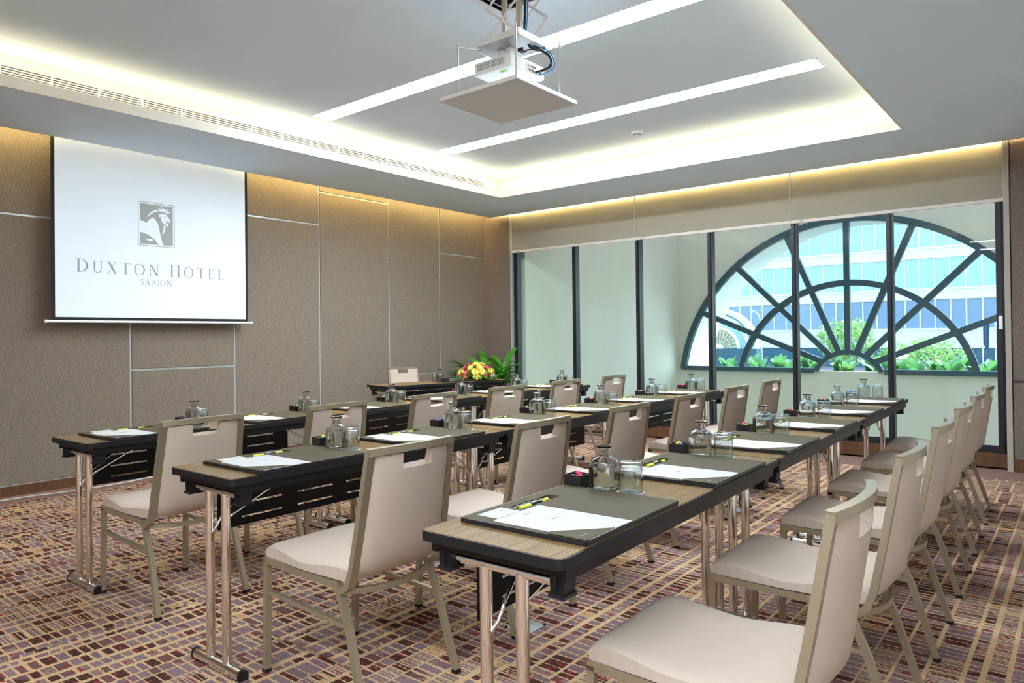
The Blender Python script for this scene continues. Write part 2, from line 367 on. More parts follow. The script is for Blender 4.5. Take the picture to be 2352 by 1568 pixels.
def dup(root, loc, rz, label=None, parent=None):
    r = root.copy(); COL.objects.link(r); r.parent = parent
    if loc is not None: r.location = loc; r.rotation_euler = (0, 0, rz)
    if label: r['label'] = label
    for ch in list(root.children): dup(ch, None, 0, None, r)
    return r
def arc_band(mb, xc, zc, r0, r1, a0, a1, y0, y1, n=32):
    V = []; Fc = []
    for k in range(n + 1):
        a = a0 + (a1 - a0) * k / n
        for r, y in ((r0, y0), (r1, y0), (r1, y1), (r0, y1)): V.append((xc + r * math.cos(a), y, zc + r * math.sin(a)))
    for k in range(n):
        for q in range(4): Fc.append((k * 4 + q, k * 4 + (q + 1) % 4, k * 4 + 4 + (q + 1) % 4, k * 4 + 4 + q))
    Fc += [(0, 1, 2, 3), (n * 4 + 3, n * 4 + 2, n * 4 + 1, n * 4)]
    return mb.add(V, Fc)

exec_parts = []
# ================================================================== THE ROOM
XW, YW, XR, YB = -6.64, 7.57, 1.2, -4.0      # screen wall, window wall, right wall, back wall
ZC, ZU = 2.878, 3.15
floor = struct(MB().box(XW - .1, XR + .1, YB - .1, YW + .18, -.08, 0).build('floor', 'carpet'), 'plaid carpet of cream lines with mauve, brown and red cells')
# plain carpet border along the walls (thin strips let into the floor)
MB().box(XW, XW + .30, YB, YW, 0, .003).build('carpet_border', 'border', floor)
MB().box(XW + .30, XR, 7.10, YW + .05, 0, .003).build('carpet_border', 'border', floor)

# --- screen wall with fabric panels and steel channels
wl = struct(MB().box(XW - .15, XW - .005, YB, YW + .2, 0, 3.3).build('wall_left', 'trim'), 'screen wall of taupe fabric panels with steel channels')
def panel(parent, y0, y1, z0, z1, g=.009):
    MB().bbox(XW - .006, XW + .004, y0 + g, y1 - g, z0 + g, z1 - g, .003).build('wall_panel', 'wall', parent)
cols = [YB, -.75, .55, 1.55, 2.771, 3.769, 4.786, 5.802, 6.672, YW + .01]
ZT, Z0 = 3.28, .085
splits = {2.771: [.962], 3.769: [2.49], 4.786: [2.86], 5.802: [.765], 6.672: [2.335], 1.55: [2.245], .55: [.96], -.75: [2.3], YB: [1.2]}
for a, b in zip(cols[:-1], cols[1:]):
    zs = [Z0] + splits.get(a, []) + [ZT]
    for z0, z1 in zip(zs[:-1], zs[1:]): panel(wl, a, b, z0, z1)
bl = struct(MB().box(XW - .012, XW + .010, YB, YW, 0, .082).build('baseboard_left', 'base'), 'dark walnut skirting below the screen wall')
# --- window wall: corner piece, right piece, head
ww = struct(MB().box(XW - .15, -6.16, YW + .006, YW + .2, 0, 3.3).box(-.51, XR + .15, YW - .030, YW + .2, 0, 3.3).box(-6.16, -.51, YW + .03, YW + .2, 2.95, 3.3).build('wall_window', 'wallR'), 'wall around the windows faced with mauve-taupe fabric')
MB().bbox(XW + .006, -6.165, YW - .010, YW + .01, .085, ZT, .003).build('wall_panel', 'wallR', ww)
MB().bbox(-.505, .75, YW - .048, YW - .028, .11, .77, .003).build('wall_panel', 'wallR', ww)
MB().bbox(-.505, .75, YW - .048, YW - .028, .79, ZT, .003).build('wall_panel', 'wallR', ww)
MB().bbox(.77, XR + .05, YW - .048, YW - .028, .11, ZT, .003).build('wall_panel', 'wallR', ww)
struct(MB().box(XW, -6.13, YW - .02, YW + .006, 0, .084).box(-.505, XR, YW - .062, YW - .03, 0, .11).build('baseboard_right', 'base'), 'dark walnut skirting on the wall beside the windows')
struct(MB().box(-6.13, -.56, YW - .005, YW + .2, .02, .14).build('baseboard_window', 'base'), 'dark walnut upstand under the window frame')
t1 = struct(MB().bbox(-.556, -.512, YW - .06, YW + .2, 0, 3.2, .004).build('trim_1', 'trimpaint'), 'slim grey-beige post at the right end of the windows')
t2 = struct(MB().bbox(-6.160, -6.128, YW - .012, YW + .2, .02, 3.2, .003).build('trim_2', 'trim'), 'slim steel post at the left end of the windows')
struct(MB().box(XR, XR + .15, YB - .1, YW + .2, 0, 3.3).build('wall_right', 'offwhite'), 'plain off-white wall opposite the screen')
struct(MB().box(XW - .15, XR + .15, YB - .15, YB, 0, 3.3).build('wall_back', 'offwhite'), 'plain off-white wall opposite the windows')

# --- ceiling: floating lower ring, cove, raised centre with hatch
XI0, XI1, YI0, YI1, CV = -5.41, -1.152, .45, 6.48, .165
XC0, YC1 = -6.448, 7.484
c = MB()
c.box(XC0, XI0, YB, YC1, ZC, ZC + .02); c.box(XI1, XR, YB, YC1, ZC, ZC + .02); c.box(XI0, XI1, YI1, YC1, ZC, ZC + .02); c.box(XI0, XI1, YB, YI0, ZC, ZC + .02)
ceiling = struct(c.build('ceiling', 'ceil'), 'plaster ceiling, daylight blue put into its colour, with a raised cove-lit centre')
l = MB(); q = .014
l.box(XI0 - q, XI0 + .002, YI0 + .002, YI1 - .002, ZC - .0015, ZC + .077); l.box(XI1 - .002, XI1 + q, YI0 + .002, YI1 - .002, ZC - .0015, ZC + .077)
l.box(XI0 - q, XI1 + q, YI1 - .002, YI1 + q, ZC - .0015, ZC + .077); l.box(XI0 - q, XI1 + q, YI0 - q, YI0 + .002, ZC - .0015, ZC + .077)
l.build('cove_lip', 'lip', ceiling)
fc = MB(); e = .03
fc.box(XI0 - CV - e, XI0 - CV, YI0 - CV - e, YI1 + CV + e, ZC + .02, 2.985); fc.box(XI0 - CV - e, XI0 - CV, YI0 - CV - e, YI1 + CV + e, 3.077, ZU + .03); fc.box(XI0 - CV - e, XI0 - CV, YI0 - CV - e, .9, 2.985, 3.077); fc.box(XI0 - CV - e, XI0 - CV, 6.38, YI1 + CV + e, 2.985, 3.077); fc.box(XI1 + CV, XI1 + CV + e, YI0 - CV - e, YI1 + CV + e, ZC + .02, ZU + .03)
fc.box(XI0 - CV, XI1 + CV, YI1 + CV, YI1 + CV + e, ZC + .02, ZU + .03); fc.box(XI0 - CV, XI1 + CV, YI0 - CV - e, YI0 - CV, ZC + .02, ZU + .03)
fc.build('cove_wall', 'lip', ceiling)
HX0, HX1, HY0, HY1 = -2.665, -2.115, 2.70, 3.226      # projector hatch
uc = MB(); xa, xb, ya, yb = XI0 - CV, XI1 + CV, YI0 - CV, YI1 + CV
uc.box(xa, HX0, ya, yb, ZU, ZU + .03); uc.box(HX1, xb, ya, yb, ZU, ZU + .03); uc.box(HX0, HX1, ya, HY0, ZU, ZU + .03); uc.box(HX0, HX1, HY1, yb, ZU, ZU + .03)
uc.build('ceiling_centre', 'ceil', ceiling)
hf = MB(); w = .03
hf.box(HX0 - w, HX1 + w, HY0 - w, HY0, ZU - .006, ZU + .02); hf.box(HX0 - w, HX1 + w, HY1, HY1 + w, ZU - .006, ZU + .02)
hf.box(HX0 - w, HX0, HY0, HY1, ZU - .006, ZU + .02); hf.box(HX1, HX1 + w, HY0, HY1, ZU - .006, ZU + .02)
hf.build('hatch_frame', 'whitem', ceiling)
hv = MB(); hv.box(HX0 - .02, HX0, HY0, HY1, ZU + .03, 3.8); hv.box(HX1, HX1 + .02, HY0, HY1, ZU + .03, 3.8); hv.box(HX0, HX1, HY0 - .02, HY0, ZU + .03, 3.8); hv.box(HX0, HX1, HY1, HY1 + .02, ZU + .03, 3.8); hv.box(HX0, HX1, HY0, HY1, 3.8, 3.82)
hv.build('hatch_shaft', 'dark', ceiling)
# roof over the perimeter pockets, so that no daylight leaks in
MB().box(XW - .15, XC0 + .1, YB, YW + .2, 3.26, 3.3).box(XC0 + .1, XR + .15, YC1 - .12, YW + .2, 3.26, 3.3).box(XC0 + .08, XC0 + .1, YB, YC1 - .1, ZC + .02, 3.28).box(XC0 + .1, XR, YC1 - .12, YC1 - .10, ZC + .02, 3.28).build('light_pocket', 'lip', ceiling)
MB().box(XW - .2, XR + .2, YB - .2, YW + .2, 3.84, 3.9).box(XW - .2, XW - .15, YB - .2, YW + .2, 3.3, 3.84).box(XR + .15, XR + .2, YB - .2, YW + .2, 3.3, 3.84).box(XW - .2, XR + .2, YB - .2, YB - .15, 3.3, 3.84).build('roof_slab', 'concrete', ceiling)
# LED strips hidden in the coves (they are lamps: each emits)
def strip(name, label, x0, x1, y0, y1, z0, m, h=.036):
    t = thing(name, label, 'light strip', ((x0 + x1) / 2, (y0 + y1) / 2, z0)); cx, cy = (x0 + x1) / 2, (y0 + y1) / 2
    MB().box(x0 - cx, x1 - cx, y0 - cy, y1 - cy, 0, h).build('strip_base', 'white', t)
    MB().box(x0 - cx + .002, x1 - cx - .002, y0 - cy + .002, y1 - cy - .002, h, h + .005).build('strip_diodes', m, t)
zz = ZC + .02
strip('led_strip', 'warm light strip in the ceiling cove beside the air grille', XI0 - .065, XI0 - .045, YI0, YI1, zz, 'led')
strip('led_strip', 'warm light strip in the ceiling cove opposite the air grille', XI1 + .045, XI1 + .065, YI0, YI1, zz, 'led')
strip('led_strip', 'warm light strip in the ceiling cove nearest the windows', XI0, XI1, YI1 + .045, YI1 + .065, zz, 'led')
strip('led_strip', 'warm light strip in the ceiling cove farthest from the windows', XI0, XI1, YI0 - .065, YI0 - .045, zz, 'led')
strip('led_strip', 'warm light strip hidden above the screen wall panels', XW + .012, XW + .034, YB + .05, YW - .1, 2.99, 'ledw', .01)
strip('led_strip', 'warm light strip hidden above the roller blinds', XC0 + .15, XR - .1, YC1 - .05, YC1 - .03, zz, 'ledw', .006)

# recessed linear lamps
for y0, y1, lb in ((3.665, 3.855, 'long recessed linear lamp beside the projector hatch'), (5.19, 5.405, 'long recessed linear lamp beside the smoke detector, nearest the windows'), (-.37, -.17, 'shorter linear lamp in the lower ceiling second from the back wall'), (-1.95, -1.75, 'shorter linear lamp added unseen in the lower ceiling nearest the back wall')):  # the lamp nearest the back wall is unseen, added to brighten the chairs
    low = y0 < 0; hx_ = 1.35 if low else 1.875
    t = thing('linear_lamp', lb, 'ceiling lamp', (-.34 if low else -3.31, (y0 + y1) / 2, ZC if low else ZU), 0, 'recessed linear ceiling lamps'); h = (y1 - y0) / 2
    f_ = MB()
    for sx in (-1, 1): f_.box(min(sx * (hx_ - .015), sx * hx_), max(sx * (hx_ - .015), sx * hx_), -h, h, -.004, .0)
    for sy in (-1, 1): f_.box(-hx_, hx_, min(sy * (h - .004), sy * h), max(sy * (h - .004), sy * h), -.004, .0)
    f_.build('lamp_frame', 'whitem', t)
    MB().box(-hx_ + .015, hx_ - .015, -h + .004, h - .004, -.003, 0).build('diffuser', 'linear', t)
# air grille on the cove wall
gx = XI0 - CV; y0, y1 = .9, 6.38
g = thing('air_grille', 'long white linear air grille with dark slots in the cove', 'air grille', (gx, (y0 + y1) / 2, 2.985)); hl = (y1 - y0) / 2
MB().box(-.16, -.156, -hl, hl, -.02, .11).box(-.156, -.03, -hl, hl, -.02, -.016).box(-.156, -.03, -hl, hl, .106, .11).box(-.156, -.03, -hl - .004, -hl, -.02, .11).box(-.156, -.03, hl, hl + .004, -.02, .11).build('grille_duct', 'dark', g)
gf = MB(); gf.box(-.02, .006, -hl, hl, 0, .009); gf.box(-.02, .006, -hl, hl, .083, .092); gf.box(-.02, .006, -hl, -hl + .01, 0, .092); gf.box(-.02, .006, hl - .01, hl, 0, .092); gf.build('grille_frame', 'white', g)
for k in range(4): MB().box(-.022, .003, -hl + .01, hl - .01, .0185 + k * .0165, .0185 + k * .0165 + .0055).build('grille_bar', 'white', g)
dv = MB().box(-.02, .004, -.006, .006, .009, .083).mesh('grille_divider')
n_ = 18
for k in range(1, n_):
    o = bpy.data.objects.new('grille_divider', dv); COL.objects.link(o); o.parent = g; o.location = (0, -hl + 2 * hl * k / n_, 0)
    if k == 1: dv.materials.append(K['white'])
# speakers, smoke detector
for x, y, lb in ((-5.99, 6.90, 'round flush ceiling speaker above the corner plant'), (-.667, 6.985, 'round flush ceiling speaker beside the grey window post')):
    t = thing('ceiling_speaker', lb, 'speaker', (x, y, ZC), 0, 'flush ceiling speakers')
    MB().lathe([(.088, -.006), (.105, -.004), (.107, 0), (.086, 0)], 32).build('speaker_ring', 'ceil', t, 40)
    MB().lathe([(.001, -.003), (.087, -.003), (.087, 0)], 32).build('speaker_mesh', 'ceil', t, 40)
t = thing('smoke_detector', 'white round smoke detector with dark vents on the ceiling', 'smoke detector', (-3.27, 5.932, ZU))
MB().lathe([(.001, -.018), (.052, -.018), (.056, -.010), (.056, 0)], 24).build('detector_base', 'white', t, 40)
MB().lathe([(.001, -.046), (.022, -.045), (.030, -.036), (.046, -.030), (.05, -.018), (.001, -.018)], 24).build('detector_head', 'white', t, 40)
for k in range(8):
    a = R(45 * k + 10); o = MB().box(-.008, .008, -.002, .002, -.0395, -.0335).build('detector_vent', 'dark', t); o.location = (.0305 * math.cos(a), .0305 * math.sin(a), 0); o.rotation_euler = (0, 0, a + R(90))

# ================================================================== WINDOWS
YG = 7.66
win = sempty('window_1', 'floor-to-ceiling glazing in slim black frames'); win.location = (0, YG, 0)
mx = [-6.095, -5.13, -4.207, -3.291, -2.369, -1.472, -.594]
for i, x in enumerate(mx):
    w = .026 if 0 < i < 6 else .03
    MB().box(x - w, x + w, -.06, .03, .14, 2.96).box(x - w * .45, x + w * .45, -.075, -.06, .14, 2.96).build('mullion', 'blackframe', win)
for a, b in zip(mx[:-1], mx[1:]):
    MB().box(a + .026, b - .026, -.05, .03, .14, .192).box(a + .026, b - .026, -.03, .0, .192, .203).build('bottom_rail', 'blackframe', win)
    MB().box(a + .026, b - .026, -.05, .03, 2.9, 2.96).build('top_rail', 'blackframe', win)
    MB().box(a + .026, b - .026, -.004, .004, .2, 2.9).build('glass_pane', 'glass', win)
o = MB().bbox(-.605, -.575, -.12, -.075, 1.24, 1.36, .006).build('window_handle', 'white', win)
# roller blinds
for x0, x1, lb in ((-6.135, -4.222, 'beige roller blind half lowered nearest the corner plant'), (-4.217, -2.394, 'beige roller blind half lowered, middle one of three'), (-2.389, -.545, 'beige roller blind half lowered beside the grey post')):
    cx = (x0 + x1) / 2; h = (x1 - x0) / 2
    t = thing('roller_blind', lb, 'blind', (cx, YW + .005, 2.365), 0, 'roller blinds over the windows')
    MB().box(-h + .004, h - .004, -.0015, .0015, .02, .75).build('blind_fabric', 'blind', t)
    MB().bbox(-h, h, -.010, .010, 0, .032, .004).build('bottom_bar', 'blindbar', t)
    MB().tube([(-h, .0, .77), (h, .0, .77)], .022, 12).build('roller_tube', 'white', t, 40)
    o = MB().box(-h + .10, -h + .125, -.0115, -.010, .010, .023).box(-h + .06, -h + .09, -.0115, -.010, .014, .019).build('blind_label', 'ink', t)

# --- light well between the glazing and the arched outer window
K['canopy'] = None
_m = bpy.data.materials.new('added_canopy'); _m.use_nodes = True; _t = _m.node_tree; _t.nodes.remove(_t.nodes['Principled BSDF']); _b = _t.nodes.new('ShaderNodeBsdfTranslucent'); _b.inputs[0].default_value = (.235, .245, .25, 1); _t.links.new(_b.outputs[0], _t.nodes['Material Output'].inputs[0]); K['canopy'] = _m  # unseen canopy added so the well's concrete gets soft, even light
YO = 12.5; AX, AZ, AR, SILL = -3.05, .165, 2.965, .585
lw = MB(); lw.box(-6.5, -6.06, YW + .2, YO + .2, -1.3, 4.6); lw.box(3.0, 3.3, YW + .2, YO + .2, -1.3, 4.6); lw.box(-6.06, 3.0, YW + .2, YW + .25, -1.3, .12)
struct(lw.build('wall_well', 'concrete'), 'raw concrete side walls of the light well outside the glass')
struct(MB().box(-6.5, 3.3, YW + .2, YO + .2, -1.4, -1.2).build('floor_well', 'concrete'), 'grey concrete floor of the light well')
struct(MB().box(-30, 30, YW + .2, YW + .6, 3.3, 8).box(-30, -6.5, YW + .2, YW + .6, -1.5, 3.3).box(3.3, 30, YW + .2, YW + .6, -1.5, 3.3).build('wall_facade', 'concrete'), 'upper facade above the windows')
ow = MB(); hw = math.sqrt(AR ** 2 - (SILL - AZ) ** 2); ZTOP = 4.6
ow.box(-6.06, 3.0, YO, YO + .12, -1.3, SILL); ow.box(-6.06, AX - hw, YO, YO + .12, SILL, ZTOP); ow.box(AX + hw, 3.0, YO, YO + .12, SILL, ZTOP)
n = 48; xs = [AX - hw * math.cos(math.pi * k / n) for k in range(n + 1)]; az = lambda x: AZ + math.sqrt(max(0, AR ** 2 - (x - AX) ** 2))
for a, b in zip(xs[:-1], xs[1:]):
    ow.add([(a, YO, max(SILL, az(a))), (b, YO, max(SILL, az(b))), (b, YO, ZTOP), (a, YO, ZTOP), (a, YO + .12, max(SILL, az(a))), (b, YO + .12, max(SILL, az(b))), (b, YO + .12, ZTOP), (a, YO + .12, ZTOP)],
           [(0, 1, 2, 3), (4, 7, 6, 5), (0, 4, 5, 1), (3, 2, 6, 7)])
struct(ow.build('wall_outer', 'concrete'), 'raw concrete wall with a large arched opening')
th0 = math.asin((SILL - AZ) / AR)
rv = arc_band(MB(), AX, AZ, AR, AR + .30, -.06, math.pi + .06, YO + .12, YO + 1.28, 48)
struct(rv.build('wall_reveal', 'plaster', None, 40), 'white plastered arch reveal outside the fan window')
struct(MB().add([(-6.06, YW + .6, 4.58), (3.0, YW + .6, 4.58), (3.0, YO + .12, 4.58), (-6.06, YO + .12, 4.58)], [(0, 1, 2, 3)]).build('skylight_added', 'canopy'), 'unseen frosted canopy added to spread soft light in the light well')
# fan window
fan = sempty('window_2', 'arched fan window of dark steel bars and blue-tinted panes'); fan.location = (0, YO, 0)
FX, FZ = -3.05, .575
def hit(th, zc, r):           # distance from the fan centre to the circle (AX,zc,r)
    dz = FZ - zc; b_ = dz * math.sin(th); return -b_ + math.sqrt(b_ * b_ - dz * dz + r * r)
RO, RM, RH = (AZ, AR - .035), (.225, 1.815), (.346, .555)
def P(th, r): return (FX + r * math.cos(th), FZ + r * math.sin(th))
def arcbar(nm, zc, r, w, lo=SILL):
    mb = MB(); a0 = math.asin(max(-1, min(1, (lo - zc) / r))); arc_band(mb, AX, zc, r - w / 2, r + w / 2, a0, math.pi - a0, -.05, .05, 48); return mb.build(nm, 'teal', fan, 40)
arcbar('arch_bar', RO[0], RO[1], .10); arcbar('arch_bar', RM[0], RM[1], .095); arcbar('arch_bar', RH[0], RH[1], .075)
MB().box(AX - hw, AX - .54, -.056, .044, SILL - .03, SILL + .045).build('sill_bar', 'teal', fan); MB().box(AX + .54, AX + hw, -.056, .044, SILL - .03, SILL + .045).build('sill_bar', 'teal', fan)
for k in range(1, 8):
    th = math.pi * k / 8; r0, r1 = hit(th, *RH), hit(th, *RO); a, b = P(th, r0), P(th, r1)
    MB().rect([(a[0], 0, a[1]), (b[0], 0, b[1])], .09, .085, (0, 1, 0)).build('spoke_bar', 'teal', fan)
for k in range(8):
    for ra, rb in ((RH, RM), (RM, RO)):
        poly = []; a0, a1 = math.pi * k / 8, math.pi * (k + 1) / 8
        for j in range(9): th = a0 + (a1 - a0) * j / 8; poly.append(P(th, hit(th, *ra)))
        for j in range(8, -1, -1): th = a0 + (a1 - a0) * j / 8; poly.append(P(th, hit(th, *rb)))
        V = [(x, 0, z) for x, z in poly]; m_ = 9
        MB().add(V, [(j, j + 1, 17 - j - 1, 17 - j) for j in range(8)]).build('tinted_pane', 'fan', fan)

# ================================================================== OUTSIDE
struct(MB().box(-90, 60, YO + 2.4, 130, -1.7, -1.5).build('ground', 'asphalt'), 'grey street beyond the planter')
pl = tag(MB().box(-7.5, 1.5, YO + 1.3, YO + 2.3, -1.5, .42).build('planter_box', 'plaster'), 'long white planter wall outside the fan window', 'planter')
MB().box(-7.45, 1.45, YO + 1.35, YO + 2.25, .42, .45).build('planter_soil', 'soil', pl)
def leaf_mesh(name, L_, w, curl, n=7, droop=.25):
    mb = MB(); V = []; Fc = []
    for i in range(n + 1):
        s_ = i / n; ww_ = w * math.sin(math.pi * min(.97, s_ * .93 + .05)) ** .75; y = L_ * s_; z = L_ * (curl * s_ - droop * s_ * s_)
        V += [(-ww_, y, z + ww_ * .35), (0, y, z), (ww_, y, z + ww_ * .35)]
    for i in range(n):
        for j in range(2): Fc.append((i * 3 + j, i * 3 + j + 1, i * 3 + j + 4, i * 3 + j + 3))
    return mb.add(V, Fc)
def leaf_obj(name, me, parent, loc, rz, pitch, sc, roll=0):
    o = bpy.data.objects.new(name, me); COL.objects.link(o); o.parent = parent; o.location = loc
    o.rotation_mode = 'XYZ'; o.rotation_euler = (pitch, roll, rz); o.scale = (sc, sc, sc); return o
lo_ = leaf_mesh('leaf', .30, .075, .05, 7, .18).mesh('leaf', 60); lo_.materials.append(K['leafo'])
ordn = ['first', 'second', 'third', 'fourth', 'fifth', 'sixth', 'seventh', 'eighth', 'ninth', 'tenth', 'eleventh', 'twelfth', 'thirteenth', 'fourteenth', 'fifteenth', 'sixteenth', 'seventeenth', 'eighteenth', 'nineteenth', 'twentieth', 'twenty-first', 'twenty-second']
rr = random.Random(3)
for k in range(20):
    x = -6.2 + k * .275 + rr.uniform(-.02, .02)
    t = thing('broadleaf_plant', 'broad-leaved green plant growing in the white planter, %s from the screen wall side' % ordn[k], 'plant', (x, YO + 1.56 + (.45 if k % 2 else 0), .45), rr.uniform(0, 6), 'broad-leaved plants in the planter')
    for j in range(8):
        leaf_obj('leaf', lo_, t, (rr.uniform(-.05, .05), rr.uniform(-.05, .05), rr.uniform(-.02, .06)), j * 2.4 + rr.uniform(-.4, .4), rr.uniform(.75, 1.4), rr.uniform(.75, 1.25), rr.uniform(-.3, .3))
# office building across the street
YBL = 60.
ob = thing('office_building', 'white-banded office block with rows of blue windows across the street', 'building', (0, YBL, -1.5))
bands = [(1.5, 2.956), (5.058, 5.92), (8.09, 8.95), (11.47, 12.4), (14.9, 15.8)]   # above ground
wins = [(2.956, 5.058), (5.92, 8.09), (8.95, 11.47), (12.4, 14.9)]
for z0, z1 in bands:
    MB().box(-44, 12, -.12, .6, z0, z1).box(-44, 12, -.2, -.12, z1 - .16, z1).build('spandrel_band', 'bwall', ob)
MB().box(-44, 12, -.05, .6, 0, 1.5).build('plinth', 'slate', ob)
MB().box(-44, 12, .6, 12, 0, 15.8).build('building_core', 'bwall', ob)
pw = .975; wm = [None] * 4
for r_, (z0, z1) in enumerate(wins):
    wm[r_] = MB().box(.045, pw - .045, 0, .05, z0, z1).mesh('window_pane'); wm[r_].materials.append(K['bglassd' if r_ == 0 else 'bglass'])
    mm = MB().box(-.045, .045, -.06, .1, z0, z1).mesh('window_mullion'); mm.materials.append(K['bwall'])
    for k in range(34):
        x = -30.1 + k * pw
        o = bpy.data.objects.new('window_pane', wm[r_]); COL.objects.link(o); o.parent = ob; o.location = (x, 0, 0)
        o = bpy.data.objects.new('window_mullion', mm); COL.objects.link(o); o.parent = ob; o.location = (x, 0, 0)
# the neighbouring arch with its stone fan
sf = thing('stone_fan_arch', 'white arched gable with a fan of yellow stone blocks', 'arch', (-12.6, 30, .57))
arc_band(MB(), 0, 0, 1.55, 1.72, 0, math.pi, -.2, .3, 30).build('arch_rim', 'bwall', sf, 40)
arc_band(MB(), 0, 0, 1.28, 1.46, 0, math.pi, -.15, .3, 30).build('arch_rim', 'bwall', sf, 40)
arc_band(MB(), 0, 0, .0, 1.6, 0, math.pi, .0, .35, 30).build('gable_face', mat('gable_blue_grey', (.34, .48, .58), .7), sf)
arc_band(MB(), 0, 0, .84, .96, 0, math.pi, -.12, .2, 30).build('fan_rim', 'plaster', sf, 40)
arc_band(MB(), 0, 0, .001, .22, 0, math.pi, -.12, .2, 20).build('fan_hub', 'plaster', sf, 40)
for k in range(14):
    for j in range(3):
        a0 = math.pi * k / 14 + .03; a1 = math.pi * (k + 1) / 14 - .03; r0 = .25 + j * .2
        arc_band(MB(), 0, 0, r0, r0 + .18, a0, a1, -.06, .1, 3).build('stone_block', 'stone', sf)
MB().box(-1.9, 1.75, -.3, .4, -2.07, 0).build('gable_base', 'slate', sf)
# trees, flags, street lamp, sign
def tree(label, x, y, ztop, rad, seed, n=1500):
    t = thing('street_tree', label, 'tree', (x, y, -1.5), 0, 'small street trees'); r = random.Random(seed); H = ztop + 1.5
    MB().tube([(0, 0, 0), (.03, .02, H * .4), (0, 0, H * .75)], .05, 8).build('trunk', 'bark', t, 40)
    mb = MB()
    for i in range(n):
        a, b_ = r.uniform(0, 6.283), math.acos(r.uniform(-1, 1)); q_ = rad * r.uniform(.45, 1.0) * (1 + .18 * math.sin(3 * a + seed) * math.sin(2 * b_))
        cx, cy, cz = q_ * math.sin(b_) * math.cos(a), q_ * math.sin(b_) * math.sin(a), H - rad * .82 + q_ * .8 * math.cos(b_)
        d1 = Vector((r.uniform(-1, 1), r.uniform(-1, 1), r.uniform(-1, 1))).normalized() * .07; d2 = Vector((r.uniform(-1, 1), r.uniform(-1, 1), r.uniform(-1, 1))).normalized() * .05; c_ = Vector((cx, cy, cz))
        mb.add([c_ - d1, c_ + d2, c_ + d1, c_ - d2], [(0, 1, 2, 3)])
    o = mb.build('foliage', 'treel', t); o['kind'] = 'stuff'
tree('small leafy street tree with a tall pale green crown', -6.15, 25, 1.72, .92, 5)
tree('small leafy street tree with a low wide crown beside the white sign', -3.75, 25, 1.05, .95, 8)
tree('small leafy street tree half hidden behind the fan window hub', -4.9, 26, .85, .7, 11, 900)
for x, lb, m_ in ((-3.84, 'tall flagpole with a drooping navy flag', 'navy'), (-3.34, 'tall flagpole with a drooping white flag', 'paper')):
    t = thing('flagpole', lb, 'flagpole', (x, 40, -1.5))
    MB().tube([(0, 0, 0), (0, 0, 3.4)], .02, 8).build('pole', 'whitem', t, 40)
    V = []; n = 8
    for i in range(n + 1):
        for z, k_ in ((3.0, 0.0), (2.5, .1), (2.0, .22)): V.append((.02 + (.26 - k_ * .3) * i / n, .05 * math.sin(i * 1.4), z + .1 * (1 - i / n) - .35 * (i / n) * (k_ > 0)))
    MB().add(V, [(i * 3 + j, i * 3 + j + 1, i * 3 + j + 4, i * 3 + j + 3) for i in range(n) for j in range(2)]).build('flag', m_, t, 60)
t = thing('street_lamp', 'slim grey street lamp with a curved arm', 'street lamp', (-10.72, 30, -1.5))
MB().tube([(0, 0, 0), (0, 0, 2.7), (-.03, 0, 3.2), (-.12, 0, 3.5), (-.27, 0, 3.66)], .025, 8).build('pole', 'grey', t, 40)
MB().bbox(-.42, -.24, -.05, .05, 3.64, 3.69, .01).build('lamp_head', 'grey', t)
t = thing('street_sign', 'plain white sign board among the trees', 'sign', (-4.43, 24, -1.5))
MB().box(-.25, .25, -.02, .02, 1.90, 2.16).build('sign_board', 'plaster', t); MB().box(-.02, .02, .02, .05, 0, 2.0).build('sign_post', 'grey', t)

# ================================================================== PROJECTION SCREEN
XS = -6.50; SY0, SY1, SZ0 = 2.102, 3.832, 1.395
scn = thing('projection_screen', 'pull-down projection screen with black border showing a hotel emblem', 'screen', (XS, (SY0 + SY1) / 2, SZ0))
hy = (SY1 - SY0) / 2
MB().box(-.002, 0, -hy, hy, .0, 1.68).build('screen_cloth', 'scrk', scn)
img = MB().box(0, .001, -hy + .028, hy - .026, .03, 1.68).build('projected_image', 'scr', scn)
MB().tube([(0, -hy - .045, -.006), (0, hy + .042, -.006)], .011, 14).build('weight_bar', 'whitem', scn, 40)
for s_ in (-1, 1): MB().lathe([(.001, -.012), (.013, -.012), (.014, .012), (.001, .012)], 14).build('bar_cap', 'white', scn, 40, (0, s_ * (hy + .037), -.006)).rotation_euler = (R(90), 0, 0)
MB().bbox(-.03, .03, -hy - .06, hy + .06, 1.62, 1.70, .006).build('roller_case', 'whitem', scn)
MB().box(-.02, .02, -hy + .1, -hy + .14, 1.70, 3.262 - SZ0).box(-.02, .02, hy - .14, hy - .1, 1.70, 3.262 - SZ0).build('ceiling_bracket', 'grey', scn)
yoff, zoff = (SY0 + SY1) / 2, SZ0
def flat(polys, name, m_, dx, parent=img):
    mb = MB()
    for p_ in polys: mb.add([(dx, y - yoff, z - zoff) for y, z in p_], [tuple(range(len(p_)))])
    me = bpy.data.meshes.new(name); me.from_pydata(mb.v, [], mb.f)
    o = bpy.data.objects.new(name, me); me.materials.append(K[m_]); COL.objects.link(o); o.parent = parent; return o
